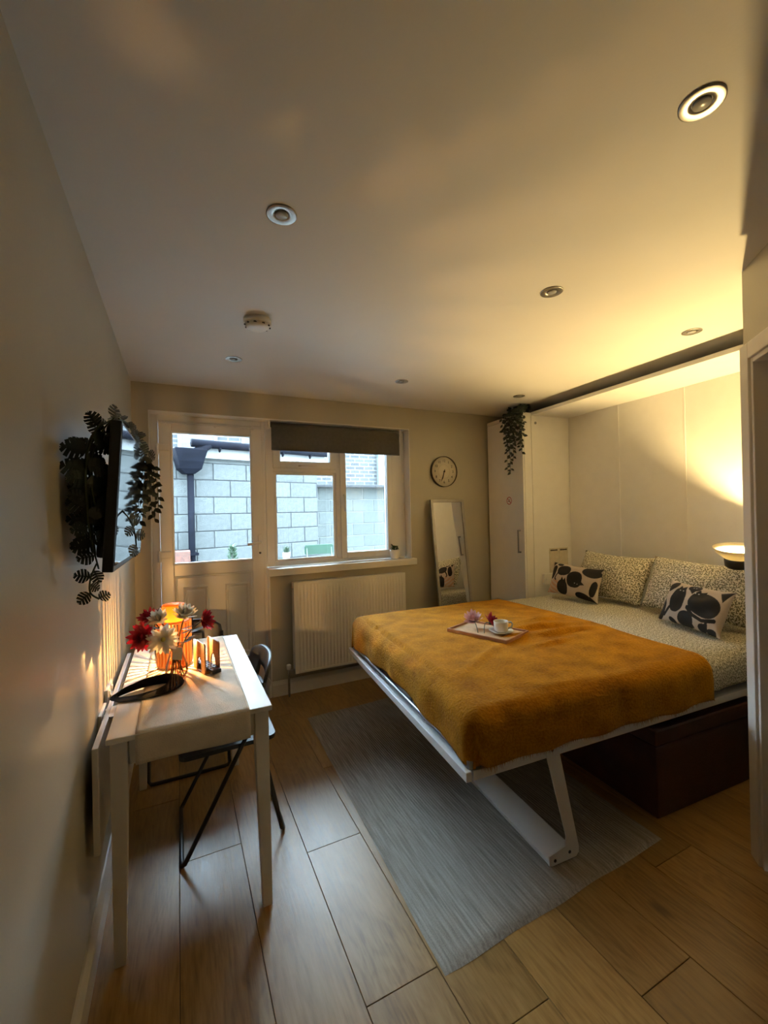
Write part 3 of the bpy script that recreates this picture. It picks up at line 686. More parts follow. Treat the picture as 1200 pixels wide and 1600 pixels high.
# ------------------------------------------------------------------ bed
NF, FF, NH, FH = Vector((1.223, -2.152)), Vector((1.372, -.565)), Vector((3.17, -2.262)), Vector((3.27, -.622))
def bed(X, Y, z):           # X metres from the foot (0..1.95+), Y metres from the near side (0..1.6)
    s_ = X/1.95; t_ = Y/1.6
    p = (NF*(1-s_)+NH*s_)*(1-t_) + (FF*(1-s_)+FH*s_)*t_
    return Vector((p.x, p.y, z))
def bbox(X0, X1, Y0, Y1, z0, z1):
    return MB().add([bed(X, Y, z) for z in (z0, z1) for Y in (Y0, Y1) for X in (X0, X1)], [(0, 2, 3, 1), (4, 5, 7, 6), (0, 1, 5, 4), (2, 6, 7, 3), (0, 4, 6, 2), (1, 3, 7, 5)])
BZ = .445
bd = thing('fold_down_bed', bed(1, .8, 0), 'white fold-down wall bed frame lowered over the rug', 'bed')
obj('base_panel', bbox(0.02, 2.15, .02, 1.58, BZ, BZ+.018), 'white_laminate', bd, .002, 1)
obj('foot_board', bbox(-.012, .012, 0, 1.6, BZ-.002, BZ+.034), 'white_laminate', bd, .003)
obj('side_rail', bbox(0.02, 2.15, 0, .02, BZ-.002, BZ+.034), 'white_laminate', bd, .003)
obj('side_rail', bbox(0.02, 2.15, 1.58, 1.6, BZ-.002, BZ+.034), 'white_laminate', bd, .003)
rl = MB(); rl.tube([bed(2.0, .028, BZ+.062), bed(.09, .028, BZ+.062), bed(.04, .035, BZ+.055), bed(.024, .055, BZ+.055), bed(.02, .10, BZ+.055), bed(.02, 1.5, BZ+.055), bed(.024, 1.545, BZ+.055), bed(.05, 1.565, BZ+.062), bed(.09, 1.572, BZ+.062), bed(2.0, 1.572, BZ+.062)], .009, 8)
obj('steel_rail', rl, 'grey_metal', bd)
obj('steel_rail', MB().tube([bed(.030, .08, BZ+.04), bed(.030, 1.52, BZ+.04)], .007, 8), 'grey_metal', bd)
for Y in (.42, .56, 1.02, 1.32):
    obj('mattress_stop', MB().tube([bed(.024, Y, BZ+.036), bed(.020, Y, BZ+.11), bed(.032, Y, BZ+.118)], .0045, 6), 'grey_metal', bd)
obj('corner_cap', MB().tube([bed(.020, .022, BZ+.035), bed(.020, .022, BZ+.064)], .015, 10), 'grey_metal', bd)
# fold-out leg frame: flat arms and a board lying on the rug
def leg(Y, y0, y1):
    # outline in (X,z)
    out = [(.395, BZ+.03), (.455, BZ+.045), (.475, BZ-.01), (.56, .05), (.565, .03), (.545, .016), (.365, .016), (.36, .03), (.365, .06), (.485, .095), (.48, .12)]
    out = [(.352, BZ+.035), (.372, BZ+.052), (.408, BZ+.05), (.42, BZ+.03), (.515, .055), (.515, .030), (.500, .016), (.372, .016), (.358, .022), (.358, .058), (.445, .075), (.45, .11)]
    m = MB()
    for k in (0, 1): pass
    a = [bed(X, Y+y0, z) for X, z in out]; b = [bed(X, Y+y1, z) for X, z in out]
    n = len(out); m.add(a+b, [tuple(range(n)), tuple(range(n, 2*n))[::-1]] + [(i, (i+1) % n, n+(i+1) % n, n+i) for i in range(n)])
    return m
for Y in (-.008, 1.602):
    lg = obj('leg', leg(Y, -.003, .003), 'white_metal', bd)
    yb = -.005 if Y < 1 else .005
    for (X, z) in ((.388, .034), (.465, .045), (.386, BZ+.032)):
        obj('bolt', MB().lathe([(.007, 0), (.006, .003), (0, .003)], 10, Matrix.Rotation(PI/2 if Y < 1 else -PI/2, 3, 'X'), bed(X, Y+yb*.5, z)), 'dark_print', lg)
fb = MB()
sec = [(.362, .018), (.474, .050), (.470, .072), (.358, .042)]
fb.add([bed(X, Y, z) for Y in (-.004, 1.598) for X, z in sec], [(0, 1, 2, 3), (7, 6, 5, 4)] + [(i, (i+1) % 4, 4+(i+1) % 4, 4+i) for i in range(4)])
obj('floor_board', fb, 'white_laminate', bd, .002, 1)

mt = obj('mattress', bbox(.075, 2.15, .05, 1.55, BZ+.019, .655), 'sheet_cloth', None, .05, 4, label='white mattress lying on the wall bed frame', cat='mattress')

def drape(X0, X1f, hang_foot, hang_near, hang_far, z0, r, ex0, ey0, ey1, nu, nv, wr, seed, hang_var=None, edge_wave=0.01):
    """cloth over the bed: top between the edges ex0 (foot), ey0 (near), ey1 (far); X1f(v)=head side edge."""
    arc = r*PI/2
    def prof(d):                       # d = distance past the start of rounding -> (out, drop)
        if d <= 0: return 0, 0
        if d < arc: a = d/r; return r*math.sin(a), r*(1-math.cos(a))
        return r, r+(d-arc)
    cx0, cy0, cy1 = ex0+r, ey0+r, ey1-r     # start of rounding
    def f(u, v):
        Lf = hang_foot; Ln = hang_near; Lfar = hang_far
        Yp = (cy0-Ln) + (cy1+Lfar-(cy0-Ln))*v
        xe = X1f(v)
        Xs = cx0-Lf if Lf > 0 else X0
        Xp = Xs + (xe-Xs)*u
        dx = max(0, cx0-Xp) if Lf > 0 else 0; dn = max(0, cy0-Yp); df = max(0, Yp-cy1)
        dy = dn or df; sy = -1 if dn else 1
        if hang_var: 
            k = hang_var(Xp, Yp)
            dx *= k; dy *= k
        X, Y = max(Xp, cx0) if Lf > 0 else Xp, min(max(Yp, cy0), cy1)
        d = max(dx, dy); o, dr = prof(d)
        if d > 0:
            n_ = math.hypot(dx, dy); X -= o*dx/n_; Y += sy*o*dy/n_
        q = noise.noise_vector(Vector((Xp*3+seed, Yp*3, seed)))
        q2 = noise.noise(Vector((Xp*9, Yp*9, seed)))
        zz = z0 - dr + (wr(Xp, Yp) if d == 0 else 0) + .006*q.x + .002*q2
        if d > 0:
            wv = edge_wave*min(1, dr/.1)*(math.sin((Xp*23 if dy > dx else Yp*19)+2*q.y)*.5+.5)
            n_ = math.hypot(dx, dy); X -= wv*dx/n_; Y += sy*wv*dy/n_
            if dr > .05: zz += .006*q.z
        return bed(X, Y, zz)
    mb = MB()
    mb.grid(f, nu, nv, True, lambda u, v: ((X1f(v)*u)*1.0, 2.0*v)); return mb
def thick(o, t=.006):
    m = o.modifiers.new('thickness', 'SOLIDIFY'); m.thickness = t; m.offset = 1
# duvet
def wr_d(X, Y): return .022*math.sin(PI*min(1, max(0, Y/1.6))) + .010*noise.noise(Vector((X*2.2, Y*2.2, 5)))
dv = drape(1.12, lambda v: 2.14, 0, .185, .20, .670, .07, 0, .012, 1.59, 60, 110, wr_d, 3.1, edge_wave=.012)
dvo = obj('duvet', dv, 'leaf_print', label='cream duvet with small leaf print spread over the bed head', cat='duvet'); thick(dvo, .012)
# mustard throw
def wr_b(X, Y):
    z = .022*math.sin(PI*min(1, max(0, Y/1.6)))
    # long soft creases running along the bed towards the head end
    for (xc, yc, L, w_, a, h_) in ((.95, .70, .32, .022, -.10, .016), (1.02, .58, .30, .02, -.06, .014), (.85, .46, .22, .02, .10, .010), (1.12, .82, .2, .018, -.12, .010), (.72, .62, .25, .02, .04, .008), (.40, .45, .3, .03, .5, .007)):
        dx, dy = X-xc, Y-yc; p = dx*math.cos(a)+dy*math.sin(a); q = -dx*math.sin(a)+dy*math.cos(a)
        z += 1.9*h_*math.exp(-(p/L)**2*2-(q/w_)**2)
    return z + .008*noise.noise(Vector((X*3, Y*3, 9)))
def x1b(v):
    Y = -.2+1.95*v
    return 1.315 + .075*(1-v) + .006*math.sin(v*17)
def hv(X, Y):
    if X > .07 and Y < .1: return 1.0 + .04*noise.noise(Vector((X*4, 1, 2)))
    k = .74 + .22*abs((Y-.8)/.8)**1.5 + .05*noise.noise(Vector((Y*4, 4, 2))); return min(1., k)
tb = drape(0, x1b, .245, .230, .20, .689, .06, .022, -.010, 1.610, 110, 150, wr_b, 8.2, hang_var=hv, edge_wave=.014)
tbo = obj('throw_blanket', tb, 'mustard_fleece', label='mustard yellow fleece throw draped over the foot of bed', cat='blanket'); thick(tbo, .010)
# fringe along the near bottom edge and the head edge of the near side
fr = MB(); nv1 = 151
for i in range(8, 111):
    p = tb.v[i*nv1]
    for k in range(5):
        q = p.lerp(tb.v[min(i+1, 110)*nv1], k/5)
        L = random.uniform(.004, .024)*(.5+abs(noise.noise(q*9))*1.5); d = Vector((random.uniform(-.006, .006), random.uniform(-.004, .004)-.003, -L))
        s_ = Vector((.0014, 0, 0)); fr.add([q+Vector((-.0014, -.006, .003)), q+Vector((.0014, -.006, .003)), q+d+Vector((0, -.006, 0))], [(0, 1, 2)])
obj('fringe', fr, 'mustard_fleece', tbo, kind='stuff')

# pillows and cushions
def cushion_mesh(W, Hh, T, nu, nv, pinch=.07, sag=.0, seed=0, pw=.55):
    def side(sg):
        def f(u, v):
            p, q = 2*u-1, 2*v-1
            th = T/2*((1-p*p)*(1-q*q))**pw if abs(p) < 1 and abs(q) < 1 else 0
            x = p*W/2*(1-pinch*(1-q*q)**.8*abs(p)**3); y = q*Hh/2*(1-pinch*(1-p*p)**.8*abs(q)**3)
            nz_ = noise.noise(Vector((p*2.3+seed, q*2.3, seed)))
            y -= sag*(1-p*p)*max(0, q)
            return Vector((x+.004*nz_, y+.004*nz_, sg*(th*(1+.18*nz_))))
        return f
    mb = MB(); mb.grid(side(1), nu, nv, True, lambda u, v: (W*u, Hh*v)); mb.grid(side(-1), nu, nv, True, lambda u, v: (W*u, Hh*v+1)); return mb
def basis(BL, BR, TL, TR):
    c = (BL+BR+TL+TR)/4; x = ((BR+TR)-(BL+TL)).normalized(); y = ((TL+TR)-(BL+BR)); y = (y-x*y.dot(x)).normalized(); z = x.cross(y)
    M = Matrix((x, y, z)).transposed().to_4x4(); M.translation = c
    return M, ((BR-BL).length+(TR-TL).length)/2, ((TL-BL).length+(TR-BR).length)/2
V = Vector
def pillow(name, BL, BR, TL, TR, T, mat, label, cat, group=None, nu=28, nv=20, seed=0, pinch=.05, sag=0):
    M, W, Hh = basis(BL, BR, TL, TR); mb = cushion_mesh(W, Hh, T, nu, nv, pinch, sag, seed)
    mb.v = [M @ p for p in mb.v]
    o = obj(name, mb, mat, label=label, cat=cat, group=group)
    bm = bmesh.new(); bm.from_mesh(o.data); bmesh.ops.remove_doubles(bm, verts=bm.verts, dist=.0004); bmesh.ops.recalc_face_normals(bm, faces=bm.faces); bm.to_mesh(o.data); bm.free()
    return o
pillow('pillow', V((3.27, -.86, .735)), V((3.24, -1.49, .735)), V((3.44, -.90, 1.085)), V((3.41, -1.50, 1.055)), .19, 'leaf_print', 'left leaf-print pillow leaning on the cabinet back', 'pillow', 'leaf print pillows', seed=2.2, pinch=.05, sag=.01)
pillow('pillow', V((3.225, -1.50, .735)), V((3.18, -2.19, .735)), V((3.385, -1.51, 1.085)), V((3.345, -2.19, 1.07)), .20, 'leaf_print', 'right leaf-print pillow below the wall lamp', 'pillow', 'leaf print pillows', seed=6.2, pinch=.05, sag=.01)

def cat_cushion(BL, BR, TL, TR, T, shapes, label, seed, W0, H0):
    M, W, Hh = basis(BL, BR, TL, TR); mb = cushion_mesh(W, Hh, T, 200, 126, .09, 0, seed, .5)
    cols = []
    bgc, blk, beige = (.50, .42, .35), (.008, .007, .008), (.50, .30, .19)
    def inside(x, y):
        for sh in shapes:
            k = sh[0]
            if k == 'e':
                _, cx, cy, a, b, an = sh[:6]; dx, dy = x-cx, y-cy; c, s = math.cos(an), math.sin(an)
                p, q = (dx*c+dy*s)/(a*.93), (-dx*s+dy*c)/(b*.93)
                if abs(p)**2.3+abs(q)**2.3 < 1: return sh[6] if len(sh) > 6 else blk
            elif k == 't':                                  # triangle (ears)
                pts = sh[1:4]; sg = []
                for i in range(3):
                    (ax, ay), (bx_, by) = pts[i], pts[(i+1) % 3]; sg.append((bx_-ax)*(y-ay)-(by-ay)*(x-ax))
                if all(v >= 0 for v in sg) or all(v <= 0 for v in sg): return blk
            elif k == 'c':                                  # curved tail stroke
                pts, r = sh[1], sh[2]
                for i in range(len(pts)-1):
                    (ax, ay), (bx_, by) = pts[i], pts[i+1]; L2 = (bx_-ax)**2+(by-ay)**2; t = max(0, min(1, ((x-ax)*(bx_-ax)+(y-ay)*(by-ay))/L2))
                    if (x-ax-t*(bx_-ax))**2+(y-ay-t*(by-ay))**2 < r*r: return blk
        return None
    n1 = 201*127
    for k in range(2*n1):
        i, j = divmod(k % n1, 127); x, y = i/200*100, j/126*60      # print space 100 x 60
        c = inside(x, y)
        if c is None:
            c = bgc
            if x < 26 and y < 26 and seed < 5: c = beige if math.sin((x*.55+y*.8)*.9+math.sin(x*.2)*1.2) > -.1 else bgc
        cols.append(c)
    mb.v = [M @ p for p in mb.v]
    b = mb.base(); me = mb.mesh('cushion', 'cat_print', shift=b)
    ca = me.color_attributes.new('print', 'FLOAT_COLOR', 'POINT')
    for k, c in enumerate(cols): ca.data[k].color = (*c, 1)
    o = bpy.data.objects.new('cushion', me); COL.objects.link(o); setup(o, Matrix.Translation(b), None)
    tag(o, label, 'cushion', 'cat print cushions'); return o
# print layouts (units: cushion 100 wide, 60 tall, origin lower left)
eye = (.5, .5, .55)
shA = [('e', 9, 40, 7, 15, -.25), ('t', (3, 60), (12, 60), (4, 50)), ('e', 33, 46, 15, 11, .1), ('c', [(22, 40), (18, 34), (16, 29), (19, 27)], 1.5), ('e', 20, 57, 7, 3, 0),
       ('e', 36, 15, 12, 15, .15), ('t', (30, 25), (34, 34), (38, 27)), ('t', (36, 27), (41, 33), (43, 26)),
       ('e', 58, 33, 15, 16, .0), ('t', (68, 24), (78, 26), (70, 32)), ('e', 84, 50, 18, 9, -.15), ('t', (70, 58), (100, 60), (96, 44)), ('e', 93, 22, 6, 15, -.2), ('e', 76, 4, 15, 9, -.25), ('t', (84, 0), (100, 0), (88, 9))]
shA = [('e', 60, 27, 1.0, .8, 0, eye), ('e', 65, 26, 1.0, .8, 0, eye)] + shA
shB = [('e', 30.5, 46, 1.1, .8, 0, eye), ('e', 36, 46, 1.1, .8, 0, eye), ('e', 56, 46, 1.1, .8, 0, eye), ('e', 61, 46, 1.1, .8, 0, eye), ('e', 48, 54, 1., .8, 0, eye), ('e', 52, 54, 1., .8, 0, eye),
       ('e', 13, 50, 12, 6, .6), ('e', 7, 14, 8, 15, -.15), ('t', (3, 26), (6, 34), (12, 26)), ('e', 32, 33, 13, 19, 0), ('t', (26, 48), (28, 54), (33, 50)), ('t', (33, 51), (38, 54), (40, 47)), ('c', [(22, 20), (17, 12), (14, 8)], 2.2),
       ('e', 50, 54, 10, 6, 0), ('t', (44, 50), (52, 44), (56, 51)), ('e', 73, 34, 24, 16, -.22), ('t', (56, 47), (60, 53), (64, 48)), ('t', (64, 49), (70, 52), (70, 46)), ('t', (86, 55), (100, 60), (94, 43)),
       ('c', [(52, 26), (62, 18), (76, 14), (92, 18)], 2.4), ('e', 52, 9, 13, 13, -.2), ('t', (60, 0), (66, 2), (63, 8)), ('e', 30, 3, 7, 4, -.4), ('e', 78, 5, 7, 6, .4), ('t', (78, 8), (84, 17), (85, 6)), ('e', 90, 3, 7, 5, .2)]
cat_cushion(V((3.125, -.735, .724)), V((3.11, -1.23, .718)), V((3.195, -.775, .985)), V((3.185, -1.275, .965)), .12, shA, 'smaller-looking black cat print cushion at the far left of the bed', 2.0, 0, 0)
cat_cushion(V((3.055, -1.715, .715)), V((2.955, -2.10, .705)), V((3.15, -1.775, .965)), V((3.05, -2.185, .945)), .13, shB, 'black cat print cushion at the right in front of pillow', 6.0, 0, 0)

# tray with cup and flowers
TZ = .7245
TM = Matrix.Translation((1.905, -1.435, TZ)) @ Matrix.Rotation(math.radians(-70), 4, 'Z')
tr = thing('serving_tray', TM.translation, 'small wooden serving tray on the mustard throw', 'tray')
obj('tray_base', MB().box(-.185, .185, -.12, .12, 0, .006, TM), 'tray_wood', tr, .001, 1)
trm = MB()
for a in ((-.195, .195, -.13, -.12), (-.195, .195, .12, .13), (-.195, -.185, -.12, .12), (.185, .195, -.12, .12)): trm.box(*a, -.004, .016, TM)
obj('rim', trm, 'tray_rim', tr, .002, 1)
CP = TM @ V((.085, .01, .0065))
sc = obj('saucer', MB().lathe([(0, .001), (.03, .0), (.034, .003), (.062, .011), (.070, .017), (.069, .019), (.058, .0135), (.03, .006), (0, .006)], 36, None, CP), 'white_ceramic', label='white saucer under the cup on the tray', cat='saucer')
cu = thing('cup', CP+V((0, 0, .0068)), 'white cup standing on the saucer on the tray', 'cup')
obj('cup_body', MB().lathe([(0, .004), (.024, .0), (.03, .003), (.038, .012), (.041, .05), (.042, .062), (.0405, .0635), (.038, .06), (.036, .014), (.025, .008), (0, .007)], 36, None, CP+V((0, 0, .0068))), 'white_ceramic', cu)
ha = math.radians(-25)
hd = V((math.cos(ha), math.sin(ha), 0))
obj('handle', MB().tube([CP+V((0, 0, .0068))+hd*r_+V((0, 0, z_)) for r_, z_ in ((.039, .054), (.058, .055), (.066, .045), (.062, .028), (.040, .018))], .005, 8), 'white_ceramic', cu)

# ------------------------------------------------------------------ flowers
def petal_mesh(name, L, W, mat, curl=.25, cup=.15):
    mb = MB()
    def f(u, v):
        w_ = W/2*math.sin(PI*min(1, .12+u*.86))**.7; y = (v-.5)*2
        return V((u*L, y*w_, curl*L*u*u+cup*w_*y*y))
    mb.grid(f, 5, 4); return mb.mesh(name, mat)
PET = {}
def petal(kind):
    if kind not in PET:
        L, W, mat, curl = {'white': (.055, .021, 'white_petal', .12), 'white_s': (.040, .016, 'white_petal', .5), 'red': (.054, .023, 'red_petal', .15), 'red_s': (.038, .018, 'red_petal', .5), 'pink': (.032, .014, 'pink_petal', .3), 'pink_s': (.022, .011, 'pink_petal', .5)}[kind]
        PET[kind] = petal_mesh('petal', L, W, mat, curl)
    return PET[kind]
def frame_to(d):
    d = d.normalized(); x = d.orthogonal().normalized(); y = d.cross(x); return Matrix((x, y, d)).transposed().to_4x4()
def flower(head, facing, base, color, label, cat='flower', group=None, scale=1.0, layers=((13, .1, 1), (11, .38, 1), (9, .75, 0)), stem_r=.0024, leaf_at=None, centre='yellow_centre', mid=None):
    t = thing('flower', base, label, cat, group)
    F = frame_to(facing); h = V(head); Ft = Matrix.Translation(h) @ F
    for li, (n_, elev, big) in enumerate(layers):
        me = petal(color if big else color+'_s')
        for k in range(n_):
            a = 2*PI*(k+.5*li)/n_+random.uniform(-.12, .12)
            M = Ft @ Matrix.Rotation(a, 4, 'Z') @ Matrix.Translation((.004*scale, 0, .003*li)) @ Matrix.Rotation(-elev+random.uniform(-.12, .12), 4, 'Y') @ Matrix.Rotation(random.uniform(-.25, .25), 4, 'X') @ Matrix.Scale(scale*random.uniform(.88, 1.08), 4)
            inst('petal', me, M, t)
    cmb_ = MB().sphere((0, 0, .006*scale), .009*scale, 10, 6, (1, 1, .7)); cmb_.v = [Ft @ p for p in cmb_.v]
    obj('flower_centre', cmb_, centre, t)
    b = V(base); d = V(facing).normalized(); m_ = V(mid) if mid else (b+h)/2 - d*.02
    pts = []
    for i in range(9):
        u = i/8; pts.append(b*(1-u)**2 + m_*2*u*(1-u) + (h-d*.004)*u*u)
    obj('stem', MB().tube(pts, stem_r, 6), 'stem_green', t)
    cal = MB().lathe([(.002, -.012), (.008*scale, -.006), (.011*scale, .0), (0, .002)], 10, F.to_3x3(), h); obj('calyx', cal, 'stem_green', t)
    for (u, s_, a) in (leaf_at or ()):
        p = b*(1-u)**2 + m_*2*u*(1-u) + h*u*u
        lm = MB(); dv_ = V((math.cos(a), math.sin(a), .25)).normalized(); sd = dv_.cross(V((0, 0, 1))).normalized()
        lm.add([p, p+dv_*s_*.35+sd*s_*.22, p+dv_*s_*.7+sd*s_*.18, p+dv_*s_, p+dv_*s_*.7-sd*s_*.18, p+dv_*s_*.35-sd*s_*.22, p+dv_*s_*.5-V((0, 0, s_*.06))], [(0, 1, 6), (1, 2, 6), (2, 3, 6), (3, 4, 6), (4, 5, 6), (5, 0, 6)])
        obj('leaf', lm, 'stem_green', t)
    return t

# ------------------------------------------------------------------ rug and ottoman
rg = MB(); RA, RB, RC, RD = V((1.073, -.474, 0)), V((.997, -2.313, 0)), V((2.137, -2.286, 0)), V((2.20, -.45, 0))
def rugf(u, v):
    p = RA.lerp(RB, u).lerp(RD.lerp(RC, u), v); p.z = .0095 + .0015*noise.noise(p*5)
    e = min(v, 1-v, u, 1-u)
    if e < .004: p.z = .001; 
    p.x += .004*noise.noise(V((p.y*4, 2, 0)))*(1 if v in (0., 1.) else 0)
    p.y += .006*noise.noise(V((p.x*5, 7, 0)))*(1 if u in (0., 1.) else 0)
    return p
us = 60; rg.grid(rugf, 80, 60)
obj('area_rug', rg, 'rug_weave', label='flat grey ribbed rug under the bed', cat='rug')
ot = thing('ottoman', (2.62, -1.85, 0), 'dark red-brown leather ottoman box under the bed', 'ottoman')
OM = Matrix.Translation((2.236, -2.208, 0)) @ Matrix.Rotation(-AL, 4, 'Z')
obj('box', MB().box(0, .78, 0, .62, .0, .33, OM), 'brown_leather', ot, .012, 3)
obj('lid', MB().box(-.004, .784, -.004, .624, .334, .41, OM), 'brown_leather', ot, .016, 3)

# ------------------------------------------------------------------ table
tb_ = thing('dining_table', (.32, -1.3, 0), 'white wooden drop-leaf table against the left wall', 'table')
tx0, tx1, ty0, ty1, TT = .060, .578, -1.836, -.785, .742
obj('table_top', B(tx0, tx1, ty0, ty1, TT-.018, TT), 'white_paint_wood', tb_, .003)
obj('drop_leaf', B(.022, .040, ty0+.004, ty1-.004, .385, .722), 'white_paint_wood', tb_, .003)
obj('drop_leaf_hinge', B(.036, .062, -1.6, -1.5, .715, .722), 'steel', tb_)
obj('apron', B(tx0+.06, tx1-.055, ty0+.028, ty0+.046, .635, TT-.018), 'white_paint_wood', tb_, .002, 1)
obj('apron', B(tx0+.06, tx1-.055, ty1-.046, ty1-.028, .635, TT-.018), 'white_paint_wood', tb_, .002, 1)
obj('apron', B(tx1-.05, tx1-.032, ty0+.06, ty1-.06, .635, TT-.018), 'white_paint_wood', tb_, .002, 1)
obj('apron', B(tx0+.016, tx0+.034, ty0+.06, ty1-.06, .635, TT-.018), 'white_paint_wood', tb_, .002, 1)
def tleg(x, y, ix, iy):
    a, b = .050, .034
    def sq(s_, z): 
        X0, X1 = (x, x+ix*s_); Y0, Y1 = (y, y+iy*s_); return [(X0, Y0, z), (X1, Y0, z), (X1, Y1, z), (X0, Y1, z)]
    vs = sq(b, 0)+sq(a, .62)+sq(a, TT-.018)
    return MB().add(vs, [(0, 1, 2, 3), (8, 9, 10, 11)] + [(k*4+j, k*4+(j+1) % 4, (k+1)*4+(j+1) % 4, (k+1)*4+j) for k in (0, 1) for j in range(4)])
for (x, ix) in ((tx0+.008, 1), (tx1-.010, -1)):
    for (y, iy) in ((ty0+.018, 1), (ty1-.018, -1)):
        obj('leg', tleg(x, y, ix, iy), 'white_paint_wood', tb_, .003)
# runner
rn = thing('table_runner', (.32, -1.33, TT), 'beige cloth runner laid along the white table', 'table runner')
RL, RR = .142, .500
def runf(u, v):
    x = RL+(RR-RL)*v; L = -(ty1+.0) + 0
    y = -.79 + u*(-1.93+.79)
    z = TT+.0018 + .0012*noise.noise(V((x*8, y*8, 3)))
    if y > -.86: z += .0
    edge = ty0+.002
    if y < edge+.01:
        d = edge+.01-y; r_ = .012; arc = r_*PI/2
        if d < arc: a = d/r_; y = edge+.01-r_*math.sin(a)-.002; z -= r_*(1-math.cos(a))
        else: y = edge-.004-.004*math.sin(x*18)*min(1, (d-arc)*20); z -= r_+(d-arc)
    else:
        z += .0016*max(0, math.sin(y*40+x*6))*max(0, (y+1.9))*.0
    return V((x+.003*noise.noise(V((y*4, 0, 0))), y, z))
rm = MB(); rm.grid(runf, 90, 24); ro_ = obj('cloth', rm, 'runner_cloth', rn); thick(ro_, .0022)
hmm = MB()
for (v0, v1) in ((.02, .028), (.972, .98)):
    hmm.grid(lambda u, v, v0=v0, v1=v1: runf(u, v0+(v1-v0)*v)+V((0, -.0006, .0028)), 90, 1)
obj('hem_stitch', hmm, 'hem_cloth', rn)

# slatted table lamp
LC = V((.252, -1.195, TT+.0045))
tl = thing('table_lamp', LC, 'glowing amber slatted table lamp behind the flowers', 'lamp')
obj('lamp_base', MB().lathe([(0, 0), (.068, 0), (.072, .004), (.072, .012), (0, .012)], 36, None, LC), 'holder_wood', tl)
slm = MB().box(.058, .076, -.0034, .0034, .012, .205).mesh('slat', 'slat_veneer')
for k in range(26):
    inst('slat', slm, Matrix.Translation(LC) @ Matrix.Rotation(2*PI*k/26, 4, 'Z'), tl)
obj('top_ring', MB().ring_lathe([(.046, .205), (.076, .205), (.076, .211), (.046, .211)], 36, None, LC), 'slat_veneer', tl)
gl_ = obj('glass_dome', MB().lathe_open([(.081, .012), (.083, .15), (.082, .215), (.075, .255), (.058, .278), (.046, .283)], 40, None, LC), 'lamp_glass', tl)
crn = MB()
for k in range(40):
    a = 2*PI*k/40; R_ = Matrix.Rotation(a, 3, 'Z'); crn.add([LC+R_ @ V(p) for p in ((.047, -.0015, .212), (.047, .0015, .212), (.050, .0015, .285), (.050, -.0015, .285))], [(0, 1, 2, 3)])
crn.lathe_open([(.046, .209), (.047, .285)], 40, None, LC)
obj('top_cap', MB().lathe([(.0, .283), (.047, .283), (.047, .286), (0, .286)], 40, None, LC), 'amber_ring', tl)
obj('ribbed_collar', crn, 'amber_ring', tl)
obj('bulb', MB().sphere(LC+V((0, 0, .098)), .0045), 'bulb_table', tl)
ld = bpy.data.lights.new('table_lamp_light', 'POINT'); ld.energy = TABLE_LAMP; ld.color = (1, .58, .20); ld.shadow_soft_size = .003
lo_ = bpy.data.objects.new('table_lamp_light', ld); COL.objects.link(lo_); setup(lo_, Matrix.Translation(LC+V((0, 0, .108))), tl)
obj('bulb_stem', MB().tube([LC+V((0, 0, .012)), LC+V((0, 0, .093))], .008, 8), 'black_plastic', tl)
obj('power_cord', MB().tube([LC+V((-.07, -.02, .004)), (.13, -1.27, TT+.006), (.075, -1.31, TT+.005), (.052, -1.315, TT-.002), (.046, -1.32, .70), (.030, -1.335, .71)], .0028, 6), 'white_gloss', tl)
# sockets on the left wall
for k, (y0, y1, z0, z1, lb) in enumerate(((-1.40, -1.255, .665, .75, 'white double wall socket beside the table behind the lamp cord'), (-1.56, -1.43, .63, .715, 'white double wall socket below the near end of fabric band'))):
    so = thing('wall_socket', (0, (y0+y1)/2, z0), lb, 'socket')
    obj('face_plate', B(0, .012, y0, y1, z0, z1), 'white_ceramic', so, .003)
    for y in (y0+.04, y1-.04): obj('rocker', B(.012, .016, y-.008, y+.008, z1-.03, z1-.014), 'white_gloss', so, .001)
    obj('plug', B(.012, .019, (y0+y1)/2-.025, (y0+y1)/2+.02, z0+.008, z0+.05), 'white_ceramic', so, .003)

# vase and bouquet
VC = V((.262, -1.372, TT+.0045))
vs_ = obj('vase', MB().lathe_open([(.004, .002), (.032, .0), (.041, .010), (.046, .03), (.044, .055), (.034, .085), (.025, .115), (.023, .13), (.028, .145), (.026, .145), (.021, .13), (.023, .114), (.032, .084), (.042, .054), (.044, .03), (.039, .012), (.004, .006)], 36, None, VC), 'vase_glass', label='small pinkish glass vase holding the bouquet', cat='vase')
def bq(head, facing, color, label, k, leafs, **kw):
    a = k*1.1; base = VC + V((.026*math.cos(a), .026*math.sin(a), .010)); mid = VC + V((.008*math.cos(a+PI), .008*math.sin(a+PI), .135))
    flower(head, V(facing), base, color, label, group='bouquet flowers', leaf_at=leafs, mid=mid*1.0 + V((0, 0, .03)), **kw)
bq((.141, -1.375, .945), (-.55, -.8, .05), 'red', 'dark red flower at the lower left of the bouquet', 0, ((.7, .06, 3.0), (.85, .05, 4.2), (.6, .05, 2.2)), layers=((14, .05, 1), (12, .4, 1), (9, .8, 0)), centre='red_petal', scale=1.08)
bq((.160, -1.33, 1.008), (-.5, -.35, .7), 'red', 'dark red flower at the top left of the bouquet', 1, ((.75, .045, 2.4),), scale=.82, centre='red_petal')
bq((.200, -1.375, 1.003), (-.2, -.6, .75), 'white', 'white flower between red and white at bouquet top left', 2, ((.7, .05, 1.4),), scale=.85, layers=((13, .45, 1), (12, .75, 1), (9, 1.1, 0)))
bq((.214, -1.415, .930), (-.05, -1, .12), 'white', 'flat open white flower at the front of the bouquet', 3, ((.6, .05, 4.0),), scale=1.1, layers=((12, .02, 1), (9, .2, 1)))
